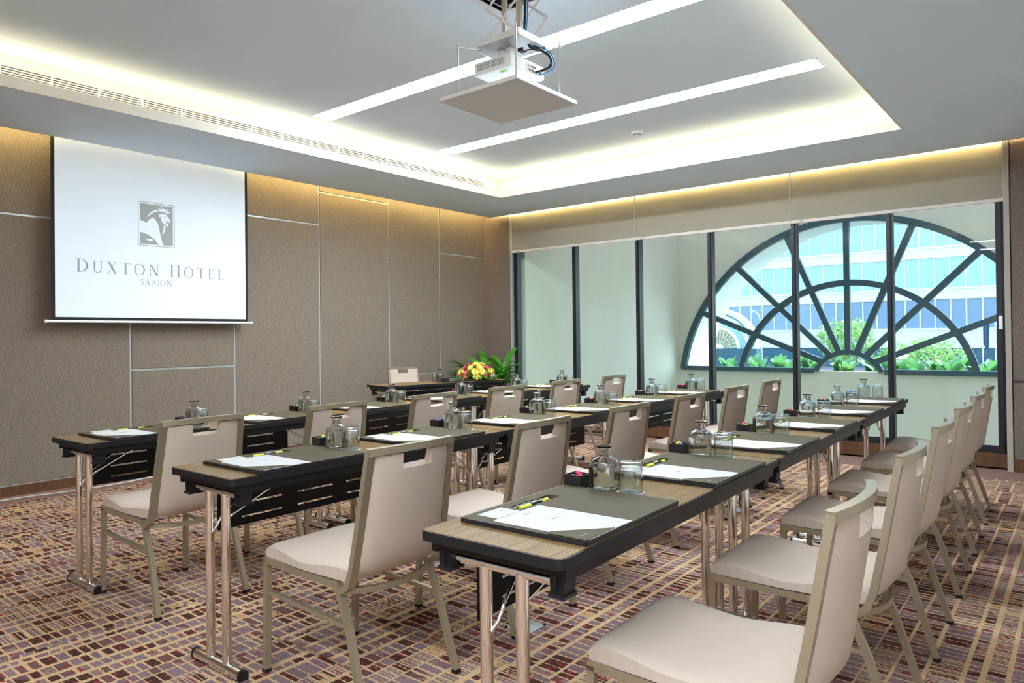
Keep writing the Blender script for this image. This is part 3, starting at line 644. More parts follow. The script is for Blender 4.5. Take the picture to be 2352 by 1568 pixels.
# emblem
EY0, EY1, EZ0, EZ1 = 2.796, 3.088, 2.083, 2.443
def em(x, y):
    u = v = .5
    for _ in range(8):
        u = (x - (230 - 18 * v)) / ((1018 - 15 * v) - (230 - 18 * v)); v = (y - (268 + 102 * u)) / ((1243 + 65 * u) - (268 + 102 * u))
    return EY0 + u * (EY1 - EY0), EZ1 - v * (EZ1 - EZ0)
rc = lambda a, b, c_, d: [(a, c_), (b, c_), (b, d), (a, d)]
bd, bw = .016, .006
flat([rc(EY0 - bd, EY1 + bd, EZ1 + bd - bw, EZ1 + bd), rc(EY0 - bd, EY1 + bd, EZ0 - bd, EZ0 - bd + bw), rc(EY0 - bd, EY0 - bd + bw, EZ0 - bd, EZ1 + bd), rc(EY1 + bd - bw, EY1 + bd, EZ0 - bd, EZ1 + bd)], 'emblem_border', 'scrg', .0018)
flat([rc(EY0, EY1, EZ0, EZ1)], 'emblem_field', 'scrg', .0018)
circ = lambda x, y, r: [(x + r * math.cos(k * .5236), y + r * math.sin(k * .5236)) for k in range(12)]
shapes = [[(222, 680), (270, 690), (320, 715), (368, 748), (400, 710), (450, 665), (530, 610), (570, 650), (620, 715), (650, 780), (670, 850), (690, 970), (710, 1080), (735, 1190), (770, 1290), (655, 1280), (600, 1200), (530, 1120), (450, 1060), (370, 1015), (290, 985), (216, 960)],
          [(388, 620), (430, 550), (490, 490), (550, 455), (640, 428), (665, 468), (600, 480), (540, 505), (470, 550)],
          [(655, 395), (700, 415), (740, 420), (775, 415), (812, 405), (840, 440), (875, 475), (915, 490), (957, 494), (893, 540), (840, 510), (780, 485), (735, 472), (688, 470)],
          circ(736, 388, 22), circ(887, 441, 22),
          [(712, 610), (690, 612), (670, 585), (675, 550), (700, 530), (750, 525), (800, 530), (850, 550), (885, 585), (905, 630), (930, 655), (957, 675), (945, 715), (925, 748), (905, 730), (880, 708), (855, 705), (842, 725), (850, 755), (872, 770), (902, 775), (888, 810), (875, 855), (850, 815), (820, 785), (775, 755), (740, 715), (722, 665), (733, 610), (722, 585), (710, 590)],
          [(785, 800), (828, 818), (826, 880), (805, 960), (760, 1040), (742, 1035), (770, 960), (783, 880)],
          [(330, 1115), (370, 1128), (420, 1133), (485, 1128), (518, 1160), (500, 1180), (440, 1180), (380, 1155)]]
flat([[em(*q_) for q_ in p_] for p_ in shapes], 'emblem_lion', 'scr', .0026)
flat([[em(*q_) for q_ in ((815, 575), (850, 590), (858, 607), (835, 598))]], 'emblem_eye', 'scrg', .0034)
# serif lettering
def glyph(ch):
    T, t_, sf_ = .135, .055, .085; P_ = []
    def rect(a, b, c_, d): P_.append([(a, c_), (b, c_), (b, d), (a, d)])
    def vb(x, w=T, z0=0, z1=1, lo=1, hi=1):
        rect(x, x + w, z0, z1)
        if lo: rect(x - sf_, x + w + sf_, z0, z0 + .03)
        if hi: rect(x - sf_, x + w + sf_, z1 - .03, z1)
    def dg(x0, z0, x1, z1, w): P_.append([(x0, z0), (x0 + w, z0), (x1 + w, z1), (x1, z1)])
    def ring(cx, cz, ox, oz, ix, iz, a0, a1, n=20):
        for k in range(n):
            a, b_ = a0 + (a1 - a0) * k / n, a0 + (a1 - a0) * (k + 1) / n
            P_.append([(cx + ix * math.cos(a), cz + iz * math.sin(a)), (cx + ox * math.cos(a), cz + oz * math.sin(a)), (cx + ox * math.cos(b_), cz + oz * math.sin(b_)), (cx + ix * math.cos(b_), cz + iz * math.sin(b_))])
    pi = math.pi
    if ch == 'D': vb(.09); ring(.24, .5, .58, .5, .45, .46, -pi / 2, pi / 2); w = .86
    elif ch == 'O': ring(.5, .5, .47, .515, .345, .475, 0, 2 * pi, 32); w = 1.0
    elif ch == 'U':
        rect(.12, .12 + T, .34, 1); rect(.12 - sf_, .12 + T + sf_, .97, 1); rect(.70, .70 + t_, .34, 1); rect(.70 - sf_, .70 + t_ + sf_, .97, 1)
        ring(.431, .345, .311, .36, .23, .30, pi, 2 * pi); w = .86
    elif ch == 'X':
        dg(.66, 0, .12, 1, T + .03); dg(.10, 0, .70, 1, t_)
        for a in (.02, .56): rect(a, a + .28, 0, .03); rect(a + .02, a + .28, .97, 1)
        w = .88
    elif ch == 'T':
        vb(.36, hi=0); rect(.04, .80, .955, 1); P_.append([(.04, 1), (.04, .83), (.07, .83), (.11, .96)]); P_.append([(.80, 1), (.80, .83), (.77, .83), (.73, .96)]); w = .84
    elif ch == 'N':
        rect(.14, .14 + t_, 0, 1); rect(.14 - sf_, .14 + t_ + sf_, 0, .03); rect(.05, .22, .97, 1); dg(.72, 0, .14, 1, T + .02); rect(.79, .79 + t_, 0, 1); rect(.79 - sf_, .79 + t_ + sf_, .97, 1); w = .94
    elif ch == 'H': vb(.12); vb(.68); rect(.2, .72, .5, .5 + t_); w = .92
    elif ch == 'E':
        vb(.10); rect(.10, .58, .957, 1); rect(.10, .50, .5, .54); rect(.10, .62, 0, .042); P_.append([(.58, 1), (.58, .84), (.55, .84), (.52, .96)]); P_.append([(.62, 0), (.66, .18), (.62, .18), (.56, .04)]); rect(.49, .51, .42, .62); w = .72
    elif ch == 'L': vb(.10); rect(.10, .60, 0, .042); P_.append([(.60, 0), (.65, .2), (.61, .2), (.54, .04)]); w = .70
    elif ch == 'I': vb(.12); w = .36
    elif ch == 'A': dg(.10, 0, .42, 1, t_); dg(.70, 0, .40, 1, T + .02); rect(.24, .68, .34, .38); rect(.0, .25, 0, .03); rect(.62, .92, 0, .03); w = .92
    elif ch == 'G': ring(.52, .5, .47, .515, .35, .475, .55, 2 * pi - .75, 28); vb(.76, .10, .05, .45, 0, 0); rect(.68, .94, .42, .45); rect(.83, .86, .72, .95); w = 1.0
    elif ch == 'S':
        ring(.33, .745, .23, .255, .14, .20, .35, pi * 1.5, 18); ring(.33, .27, .25, .27, .14, .21, -pi * .9, pi / 2, 18); P_.append([(.30, .545), (.33, .49), (.36, .48), (.34, .545)]); rect(.50, .525, .74, .93); rect(.10, .125, .06, .26); w = .64
    else: w = .42
    return P_, w
def write(txt, y0, y1, z, hcap, big, name):
    gl = [(c_, glyph(c_)) for c_ in txt]; hs = [hcap * (big if (i == 0 or txt[i - 1] == ' ') else 1) for i in range(len(txt))]
    tot = sum(g_[1] * h for (c_, g_), h in zip(gl, hs)); sp = ((y1 - y0) - tot) / max(1, len(txt) - 1); y = y0; out = []
    for (c_, (P_, w)), h in zip(gl, hs):
        for p_ in P_: out.append([(y + a * h, z + b_ * h) for a, b_ in p_])
        y += w * h + sp
    flat(out, name, 'scrt', .0018)
write('DUXTON HOTEL', 2.285, 3.585, 1.803, .098, 1.12, 'lettering_hotel_name')
write('SAIGON', 2.795, 3.075, 1.718, .052, 1., 'lettering_city_name')

# ================================================================== PROJECTOR AND LIFT
BZ = 2.503
lift = thing('projector_lift', 'white scissor projector lift with a square cover panel hanging from a hatch', 'projector lift', (-2.43, 2.99, BZ))
X_ = lambda x: x + 2.43
Y_ = lambda y: y - 2.99
Z_ = lambda z: z - BZ
cvp = MB().bbox(X_(-2.712), X_(-2.168), Y_(2.735), Y_(3.266), 0, .020, .001).build('cover_panel', 'whitem', lift)
MB().box(X_(-2.711), X_(-2.169), Y_(2.736), Y_(3.265), -.0015, .0).build('panel_underside', 'board', cvp)
# carrier tray (inverted, open below)
PX0, PX1, PY0, PY1, PZ = -2.585, -2.262, 2.865, 3.13, 2.795
MB().box(X_(PX0 + .0035), X_(PX1 - .0035), Y_(PY0 + .0035), Y_(PY1 - .0035), Z_(PZ + .001), Z_(PZ + .005)).build('carrier_plate', 'grey', lift)
def wallslot(u0, u1, sl0, sl1, fn):
    us = sorted({u0, u1, sl0, sl1}); vs_ = [0, .010, .018, .033]
    return MB().grid(us, vs_, fn, lambda u, v: not (sl0 < u < sl1 and .010 < v < .018))
for y in (PY0, PY1 - .003):
    wallslot(PX0, PX1, PX0 + .035, PX0 + .20, lambda u, v, s_: (X_(u), Y_(y + s_ * .003), Z_(PZ + v))).build('carrier_side', 'whitem', lift)
for x in (PX0, PX1 - .003): MB().box(X_(x), X_(x + .003), Y_(PY0 + .0032), Y_(PY1 - .0032), Z_(PZ), Z_(PZ + .033)).build('carrier_end', 'whitem', lift)
# scissor arms: two stages on both sides
def arm(a, b, y):
    d = (Vector((b[0], 0, b[1])) - Vector((a[0], 0, a[1]))); L_ = d.length; d.normalize()
    MB().rect([(X_(a[0]) - d.x * .008, Y_(y), Z_(a[1]) - d.z * .008), (X_(b[0]) + d.x * .008, Y_(y), Z_(b[1]) + d.z * .008)], .003, .014, (0, 0, 1) if abs(d.z) < .9 else (1, 0, 0)).build('scissor_arm', 'whitem', lift)
    for q_ in (a, b, ((a[0] + b[0]) / 2, (a[1] + b[1]) / 2)):
        MB().lathe([(.001, -.005), (.005, -.005), (.005, .005), (.001, .005)], 10).build('pivot_bolt', 'chrome', lift, 40, (X_(q_[0]), Y_(y), Z_(q_[1]))).rotation_euler = (R(90), 0, 0)
for y, s_ in ((PY0 - .004, -1), (PY1 + .004, 1)):
    z0 = 2.812; h = .158; xl, xr = -2.468, -2.270
    for k in range(3):
        za, zb = z0 + k * h, z0 + (k + 1) * h
        arm((xl, za), (xr, zb), y + s_ * .003); arm((xr, za), (xl, zb), y - s_ * .001)
for x in (-2.459, -2.357): MB().box(X_(x - .014), X_(x + .014), Y_(2.985), Y_(3.005), Z_(PZ + .004), Z_(3.75)).build('lift_column', 'beige', lift)
# hanging rods with brackets
for (rx, ry, ax_, ay) in ((-2.615, 2.785, -2.55, 2.89), (-2.215, 2.785, -2.30, 2.89), (-2.205, 3.15, -2.30, 3.09), (-2.615, 3.17, -2.55, 3.09)):
    rod = MB().tube([(X_(rx), Y_(ry), .02), (X_(rx), Y_(ry), Z_(PZ + .03))], .0035, 8).build('threaded_rod', 'grey', lift, 40)
    MB().rect([(X_(rx) - (X_(ax_) - X_(rx)) * .12, Y_(ry) - (ay - ry) * .12, Z_(PZ - .004)), (X_(ax_), Y_(ay), Z_(PZ - .004))], .014, .003).build('rod_bracket', 'whitem', lift)
    MB().lathe([(.001, 0), (.007, 0), (.007, .006), (.001, .006)], 6).build('rod_nut', 'chrome', rod, None, (X_(rx), Y_(ry), Z_(PZ + .0)))
    MB().lathe([(.001, 0), (.006, 0), (.006, .004), (.001, .004)], 6).build('bracket_screw', 'chrome', lift, None, (X_(ax_), Y_(ay), Z_(PZ - .010)))
# projector
pj = thing('projector', 'white digital projector with side vents hung under the lift', 'projector', (-2.442, 3.01, 2.638))
MB().bbox(-.130, .130, -.145, .150, 0, .074, .010).build('projector_body', 'white', pj, 40)
gm = MB().box(-.0022, .0022, -.0012, .0006, 0, .016).mesh('vent_slot'); gm.materials.append(K['grey'])
for j in range(2):
    for k in range(24):
        o = bpy.data.objects.new('vent_slot', gm); COL.objects.link(o); o.parent = pj; o.location = (-.105 + k * .0078 + (.008 if k > 11 else 0), -.145, .024 + j * .019)
MB().tube([(.0, .148, .04), (.0, .166, .04)], .030, 20).build('lens_barrel', 'pen', pj, 40)
MB().box(-.02, .02, .165, .167, .03, .05).build('lens_glass', 'bglassd', pj)
poly = [(.055 + .026 * math.cos(a), -.112 + .011 * math.sin(a) * (1.2 - .5 * math.cos(a))) for a in [k * .3927 for k in range(16)]]
MB().prism(poly, -.001, .0, 'xy').build('leaf_sticker', 'green', pj)
MB().box(.130, .1312, -.02, .135, .012, .060).build('port_panel', 'beige', pj)
for k, c_ in enumerate(('gold', 'white', 'rosep', 'pen', 'pen', 'pen')): MB().lathe([(.001, 0), (.0045, 0), (.0045, .004), (.001, .004)], 10).build('port_jack', c_, pj, None, (.1312, .0 + k * .012, .046)).rotation_euler = (0, R(90), 0)
for k in range(4): MB().box(.1312, .134, .005 + k * .030, .024 + k * .030, .020, .030).build('port_socket', 'pen', pj)
MB().box(-.05, -.01, -.04, .0, .074, .155).box(.01, .04, -.04, .0, .074, .155).build('hanger_bracket', 'white', pj)
tag(MB().tube(spl([(-2.33, 2.99, 3.6), (-2.315, 3.0, 3.2), (-2.335, 3.02, 3.0), (-2.345, 3.03, 2.84), (-2.31, 3.05, 2.785), (-2.255, 3.07, 2.760), (-2.215, 3.085, 2.715), (-2.225, 3.09, 2.675), (-2.27, 3.085, 2.664), (-2.306, 3.08, 2.662)]), .008, 8).build('black_cable', 'cable', None, 60), 'thick black cable bundle looping into the projector ports', 'cable')
tag(MB().tube(spl([(-2.312, 2.985, 3.6), (-2.296, 2.995, 3.2), (-2.318, 3.02, 3.0), (-2.330, 3.03, 2.84), (-2.295, 3.05, 2.793), (-2.238, 3.07, 2.765), (-2.198, 3.085, 2.715), (-2.208, 3.10, 2.665), (-2.262, 3.10, 2.652), (-2.306, 3.11, 2.655)]), .004, 8).build('blue_cable', 'blue', None, 60), 'thin blue cable running beside the black projector cables', 'cable')
tag(MB().tube(spl([(-2.345, 3.01, 2.82), (-2.30, 3.02, 2.785), (-2.235, 3.02, 2.755), (-2.25, 2.98, 2.742), (-2.285, 2.945, 2.735)]), .004, 8).bbox(-2.309, -2.275, 2.915, 2.955, 2.724, 2.742, .003).build('power_cable', 'cable', None, 60), 'short black power cable with a square plug in the projector', 'cable')

# ================================================================== TABLES
TL, TD, TH = 1.5308, .4349, .74
def make_table():
    t = thing('folding_table', '', 'table', (0, 0, 0), 0, 'narrow folding training tables')
    hx, hy_ = TD / 2, TL / 2 - .0015; rad = .022
    def rr_(ix, iy, r, n=4):
        out = []
        for cx, cy, a0 in ((ix - r, iy - r, 0), (-ix + r, iy - r, 90), (-ix + r, -iy + r, 180), (ix - r, -iy + r, 270)):
            for k in range(n + 1): a = R(a0 + 90 * k / n); out.append((cx + r * math.cos(a), cy + r * math.sin(a)))
        return out
    MB().prism(rr_(hx, hy_, rad), TH - .026, TH - .0012, 'xy').build('edge_band', 'black', t)
    MB().prism(rr_(hx - .005, hy_ - .005, rad - .004), TH - .0012, TH, 'xy').build('table_top', 'wood', t)
    a = MB()
    a.box(hx - .030, hx - .012, -hy_ + .035, hy_ - .035, TH - .060, TH - .026); a.box(-hx + .012, -hx + .030, -hy_ + .035, hy_ - .035, TH - .060, TH - .026)
    a.box(-hx + .030, hx - .030, -hy_ + .035, -hy_ + .05, TH - .052, TH - .026); a.box(-hx + .030, hx - .030, hy_ - .05, hy_ - .035, TH - .052, TH - .026)
    a.build('apron', 'blackm', t)
    bk = MB().prism([(-.026, TH - .026), (.026, TH - .026), (.020, TH - .06), (.018, TH - .098), (-.018, TH - .098), (-.020, TH - .06)], -.024, .024, 'xz').box(-.022, .022, -.028, .028, TH - .106, TH - .098).box(-.004, .004, -.030, -.024, TH - .09, TH - .03).mesh('leg_bracket'); bk.materials.append(K['black'])
    tb = MB().tube([(0, 0, .035), (0, 0, TH - .078)], .0165, 18).mesh('leg', 40); tb.materials.append(K['chrome'])
    cb = MB().tube([(-.155, 0, TH - .075), (.155, 0, TH - .075)], .014, 14).mesh('crossbar', 40); cb.materials.append(K['chrome'])
    prof = [(-.019, -.012), (.019, -.012)] + [(.019 * math.cos(R(k)), -.002 + .021 * math.sin(R(k))) for k in range(0, 181, 20)]
    ft = MB().sweep([(-.160, 0, .020), (.160, 0, .020)], prof).mesh('foot', 40); ft.materials.append(K['chrome'])
    pf = [(a_ * 1.06, b_ * 1.06) for a_, b_ in prof]
    ec = MB().sweep([(-.006, 0, .020), (.006, 0, .020)], pf).box(-.03, .004, -.017, .017, 0, .009).mesh('end_cap', 40); ec.materials.append(K['black'])
    def put(nm, me, loc, par, rz=0):
        o = bpy.data.objects.new(nm, me); COL.objects.link(o); o.parent = par; o.location = loc; o.rotation_euler = (0, 0, rz); return o
    for s_ in (-1, 1):
        yl = s_ * (hy_ - .072)
        for sx in (-1, 1): put('leg_bracket', bk, (sx * (hx - .045), yl, 0), t, 0 if s_ < 0 else R(180))
        put('crossbar', cb, (0, yl, 0), t)
        for sx in (-1, 1): put('leg', tb, (sx * .056, yl, 0), t)
        f_ = put('foot', ft, (0, yl, 0), t)
        for sx in (-1, 1): put('end_cap', ec, (sx * .160, 0, 0), f_, 0 if sx > 0 else R(180))
        for sx in (-1, 1):
            MB().tube([(sx * .040, yl, .50), (sx * .028, yl - s_ * .012, .525), (sx * .026, yl - s_ * .035, .565), (sx * .060, yl - s_ * .17, .645), (sx * .10, yl - s_ * .24, TH - .055)], .0048, 8).build('brace', 'chrome', t, 60)
    # slotted modesty panel on the side away from the sitter
    y0, y1 = -hy_ + .16, hy_ - .16; z0, z1 = .468, .672; xp = -hx + .055
    sl = [(-hy_ + .232 + k * .268, -hy_ + .232 + k * .268 + .190) for k in range(4)]
    sl = [(a_ + .035, b_ + .035) for a_, b_ in sl]
    rz_ = [(.498, .5055), (.5535, .561), (.6135, .621)]
    us = sorted({y0, y1} | {v for s_ in sl for v in s_}); vs_ = sorted({z0, z1} | {v for s_ in rz_ for v in s_})
    hole = lambda u, v: not (any(a_ < u < b_ for a_, b_ in sl) and any(a_ < v < b_ for a_, b_ in rz_))
    MB().grid(us, vs_, lambda u, v, s_: (xp + s_ * .003, u, v), hole).build('modesty_panel', 'blackm', t)
    for k in (-1, 1): MB().box(xp - .004, xp + .02, k * .33 - .004, k * .33 + .004, .655, TH - .05).build('panel_hook', 'black', t)
    return t
ROWS = {1: (-1.3295, 1.2508, .0275), 2: (-2.7518, 1.2876, .0198), 3: (-4.1194, 1.3230, .0268)}
def T(row, u, v, z=0):
    X, Y, a = ROWS[row]; c_, s_ = math.cos(a), math.sin(a); return (X + u * c_ - v * s_, Y + u * s_ + v * c_, z)
RN = {1: 'back row', 2: 'middle row', 3: 'row nearest the screen'}
tbl = make_table(); first = True
pos3 = ['farthest from the windows', 'in the middle', 'nearest the windows']
for r_ in (1, 2, 3):
    for k in range(3):
        loc = T(r_, TD / 2, (k + .5) * TL); lb = 'narrow wood-topped folding table %s of the %s' % (pos3[k], RN[r_])
        if first: tbl.location = loc; tbl.rotation_euler = (0, 0, ROWS[r_][2]); tbl['label'] = lb; first = False
        else: dup(tbl, loc, ROWS[r_][2], lb)
HTA = -.2218; HT0 = (-5.8416, 4.7752)
def TH_(u, v, z=0): c_, s_ = math.cos(HTA), math.sin(HTA); return (HT0[0] + u * c_ - v * s_, HT0[1] + u * s_ + v * c_, z)
ht = dup(tbl, TH_(TD / 2, TL / 2), HTA + math.pi, 'angled wood-topped speaker table by the wall carrying the flowers')
# the speaker table shows its modesty panel to the room: its sitter is on the wall side

# ================================================================== CHAIRS
def make_chair():
    t = thing('banquet_chair', '', 'chair', (0, 0, 0), 0, 'beige upholstered stacking chairs'); W_ = .205
    fr = .011
    def sq(pts, w=.022, h=.022, upv=(0, 1, 0)): return MB().rect(pts, w, h, upv)
    for s_ in (-1, 1):
        y = s_ * W_
        lf = sq([(-.284, y, .012), (-.272, y, .415)]).build('leg', 'bronze', t)
        MB().box(-.296, -.272, y - .012, y + .012, 0, .013).build('foot_cap', 'black', lf)
        for z in (.07, .15): MB().sphere((-.281 + z * .03, y - s_ * .012, z), .006, 8, 6).build('bumper', 'beige', lf, 60)
        lr = sq([(.280, y * 1.04, .012), (.200, y, .27), (.140, y, .412)]).build('leg', 'bronze', t)
        MB().box(.269, .294, y * 1.04 - .012, y * 1.04 + .012, 0, .013).build('foot_cap', 'black', lr)
        sq([(-.283, y, .414), (.148, y, .408)]).build('side_rail', 'bronze', t)
        sq([(-.270, y, .300), (.185, y, .282)], .016, .016).build('stretcher', 'bronze', t)
        up_ = [(.135, y, .398), (.172, y, .396), (.198, y * .995, .415), (.215, y * .985, .46), (.242, y * .96, .60), (.287, y * .90, .862)]
        sq(up_, .020, .029).build('back_upright', 'bronze', t)
    sq([(-.278, -W_, .414), (-.278, W_, .414)], .022, .022, (0, 0, 1)).build('front_rail', 'bronze', t)
    n = 12; MB().rect([(.165 + .055 * (1 - (2 * k / n - 1) ** 2), -W_ + 2 * W_ * k / n, .392 - .012 * (1 - (2 * k / n - 1) ** 2)) for k in range(n + 1)], .014, .020).build('rear_rail', 'bronze', t)
    # top rail, bowed backwards
    bow = lambda q_: .030 * (1 - q_ * q_)
    n = 14; MB().rect([(.283 + bow(2 * k / n - 1), (-1 + 2 * k / n) * W_ * .945, .857 + .004 * (1 - (2 * k / n - 1) ** 2)) for k in range(n + 1)], .024, .024).build('top_rail', 'bronze', t, 40)
    # seat cushion
    def seat(u, v, s_):
        x = -.282 + (u + 1) / 2 * .485; y = v * (.205 + .012 * (1 - abs(u)))
        e = .010 * abs(u) ** 24 + .010 * abs(v) ** 16
        top = .477 - .020 * math.exp(-((u + .02) / .45) ** 2) - .010 * max(0, (-u - .80) / .20) ** 2 - e
        return (x, y, top if s_ else .425)
    us = [-1, -.985, -.96, -.9, -.8, -.65, -.5, -.3, -.1, .1, .3, .5, .7, .85, .94, .985, 1]; vs_ = [-1, -.985, -.95, -.88, -.7, -.4, 0, .4, .7, .88, .95, .985, 1]
    MB().grid(us, vs_, seat).build('seat', 'seat', t, 50)
    # back cushion with the hand slot
    prof2 = [(.2815, .846), (.273, .797), (.264, .742), (.2535, .675), (.243, .61), (.232, .545), (.222, .49), (.210, .458), (.187, .436), (.145, .428)]
    us = list(range(len(prof2)))
    vs2 = [-1, -.985, -.94, -.85, -.7, -.55, -.37, -.2, 0, .2, .37, .55, .7, .85, .94, .985, 1]
    def back(u, v, s_):
        x, z = prof2[u]; hw_ = (.178 + .016 * u / 9) * 1.0; th = .036 * (1 - .55 * abs(v) ** 12) * (1 if u < 8 else .6)
        if u == 0: th *= .6
        d = Vector((.95, 0, -.28)) if u < 7 else Vector((.55, 0, -.83))
        k = (s_ - .5) * th
        return (x + bow(v) * (1 if u < 7 else .6) + d.x * k - .004, v * hw_, z + d.z * k)
    # smoother mask: rows are integers, so test midpoints
    MB().grid(us, vs2, back, lambda u, v: not (u < 1 and abs(v) < .37)).build('backrest', 'seat', t, 50)
    return t
ch = make_chair(); first = True
CH = {1: [1.700, 2.487, 3.255, 4.047, 4.810, 5.578], 2: [1.671, 2.454, 3.227, 3.970, 4.737, 5.465], 3: [1.641, 2.415, 3.185, 3.930, 4.700, 5.478]}
CU = {1: .645, 2: .668, 3: .660}
for r_ in (1, 2, 3):
    X, Y, a = ROWS[r_]
    for k, yc in enumerate(CH[r_]):
        v = (yc - Y - CU[r_] * math.sin(a)) / math.cos(a); loc = T(r_, CU[r_], v); rz = a + random.uniform(-.012, .012)
        lb = 'beige upholstered chair, %s seat from the windows, %s' % (ordn[5 - k], RN[r_])
        if first: ch.location = loc; ch.rotation_euler = (0, 0, rz); ch['label'] = lb; first = False
        else: dup(ch, loc, rz, lb)
hc = TH_(-.36, .80); dup(ch, hc, HTA + math.pi, 'beige upholstered chair behind the speaker table against the wall')

# ================================================================== PLACE SETTINGS
def make_pad():
    t = thing('desk_pad', '', 'desk pad', (0, 0, 0), 0, 'dark leather desk pads')   # local x: 0 = far side, y along the table
    us = [0, .035, .075, .385]; vs_ = [0, .167, .356, .50]
    sl = lambda u, v: not (.035 < u < .075 and .167 < v < .356)
    MB().grid(us, vs_, lambda u, v, s_: (u, v, .003 + s_ * .009), sl).build('pad_body', 'padm', t)
    MB().box(-.0005, .3855, -.0005, .5005, 0, .003).build('pad_base', 'padk', t)
    e_ = MB(); e_.box(-.001, .386, -.001, .0008, .003, .0118); e_.box(.3842, .386, -.001, .501, .003, .0118); e_.box(-.001, .386, .4992, .501, .003, .0118); e_.box(-.001, .0008, -.001, .501, .003, .0118)
    e_.build('pad_edge', 'padk', t)
    # corner pocket with a curved mouth
    n = 8; poly = [(.384, .001), (.384, .135)] + [(.384 - .110 * (k / n) - .010 * math.sin(math.pi * k / n), .135 - .118 * (k / n) - .012 * math.sin(math.pi * k / n)) for k in range(1, n + 1)] + [(.274, .001)]
    MB().prism(poly, .0142, .0155, 'xy').build('corner_pocket', 'padm', t)
    MB().box(.352, .360, .022, .052, .0155, .0157).build('pocket_stamp', 'padk', t)
    return t
def make_notepad():
    t = thing('notepad', '', 'notepad', (0, 0, 0), 0, 'white notepads on the desk pads')
    MB().box(0, .288, 0, .205, 0, .0018).build('paper_sheets', 'paper', t)
    MB().box(.094, .0965, .032, .178, .0018, .0020).build('gold_line', 'gold', t)
    for x, y in ((.022, .092), (.106, .100)): MB().box(x, x + .010, y, y + .012, .0018, .0020).box(x + .003, x + .006, y + .014, y + .034, .0018, .0020).build('printed_emblem', 'ink', t)
    m_ = MB()
    for k in range(28): m_.tube([(-.003, .006 + k * .007, .0005), (.0, .006 + k * .007, .003), (.004, .006 + k * .007, .0022)], .0009, 4)
    m_.build('spiral_binding', 'whitem', t)
    return t
def make_card():
    t = thing('note_card', '', 'card', (0, 0, 0), 0, 'white cards on the desk pads')
    MB().box(0, .068, 0, .098, 0, .0008).build('card_sheet', 'paper', t); MB().box(.022, .030, .066, .076, .0008, .0010).build('printed_emblem', 'ink', t); return t
def make_pen():
    t = thing('ballpoint_pen', '', 'pen', (0, 0, 0), 0, 'black pens in the desk pads')
    MB().tube([(0, 0, .005), (0, .125, .005)], .0045, 10).build('barrel', 'pen', t, 40); MB().lathe([(.0006, -.012), (.004, 0)], 10).build('tip', 'chrome', t, 40, (0, 0, .005)).rotation_euler = (R(-90), 0, 0)
    MB().box(-.0012, .0012, .085, .128, .010, .0115).build('clip', 'chrome', t); return t
def make_high():
    t = thing('highlighter', '', 'highlighter', (0, 0, 0), 0, 'yellow highlighters in the desk pads')
    MB().tube([(0, .045, .0065), (0, .100, .0065)], .0062, 12).build('barrel', 'pen', t, 40); MB().tube([(0, 0, .0065), (0, .003, .0065), (0, .045, .0065)], .0066, 12).build('cap', 'yel', t, 40)
    MB().tube([(0, .100, .0065), (0, .128, .0065), (0, .132, .0065)], .0060, 12).build('end_plug', 'yel', t, 40); MB().box(-.004, .004, .060, .080, .0127, .0131).build('barrel_print', 'paper', t); return t
def make_box():
    t = thing('sweet_box', '', 'box', (0, 0, 0), 0, 'small black sweet boxes')
    h, w_, z = .031, .003, .043
    m_ = MB(); m_.box(-h, h, -h, h, 0, .003); m_.box(-h, -h + w_, -h, h, .003, z); m_.box(h - w_, h, -h, h, .003, z); m_.box(-h + w_, h - w_, -h, -h + w_, .003, z); m_.box(-h + w_, h - w_, h - w_, h, .003, z)
    m_.build('box_body', 'padk', t); return t
def make_carafe():
    t = thing('water_carafe', '', 'carafe', (0, 0, 0), 0, 'glass water carafes')
    def se(r, z, a):
        k = 1 if z < .072 else max(0, 1 - (z - .072) / .022); k *= .8
        q_ = 1 / (abs(math.cos(a)) ** 5 + abs(math.sin(a)) ** 5) ** .2
        return r * ((1 - k) + k * q_ * .93)
    pro = [(.001, 0), (.040, 0), (.0450, .004), (.0460, .012), (.0460, .072), (.0455, .080), (.0420, .091), (.0340, .099), (.0225, .104), (.0175, .108), (.0165, .114), (.0170, .122), (.0215, .131), (.0265, .1365), (.0268, .1385),
           (.0250, .1380), (.0195, .1305), (.0152, .122), (.0147, .114), (.0155, .1075), (.0210, .1015), (.0325, .0965), (.0400, .0895), (.0432, .079), (.0437, .072), (.0437, .013), (.0420, .0075), (.001, .0065)]
    MB().lathe(pro, 40, fn=se).build('carafe_body', 'cgl', t, 50)
    wt = [(.001, .0055), (.0425, .0065), (.0445, .0128), (.0445, .070), (.0444, .0745), (.001, .0745)]
    MB().lathe(wt, 40, fn=se).build('water', 'water', t, 50); return t
def make_tumbler():
    t = thing('tumbler_glass', '', 'glass', (0, 0, 0), 0, 'upturned drinking glasses')
    pro = [(.0375, 0), (.0372, .045), (.0362, .090), (.0345, .0955), (.030, .097), (.001, .097), (.001, .084), (.028, .0825), (.0325, .078), (.0345, .070), (.0352, .045), (.0355, 0)]
    MB().lathe(pro, 32).build('glass_body', 'tgl', t, 50); return t
def make_coaster():
    t = thing('paper_coaster', '', 'coaster', (0, 0, 0), 0, 'white paper coasters')
    MB().lathe([(.001, 0), (.044, 0), (.044, .0012), (.001, .0012)], 28).build('coaster_disc', 'paper', t); MB().box(-.008, .008, -.006, .006, .0012, .0013).build('printed_emblem', 'ink', t); return t
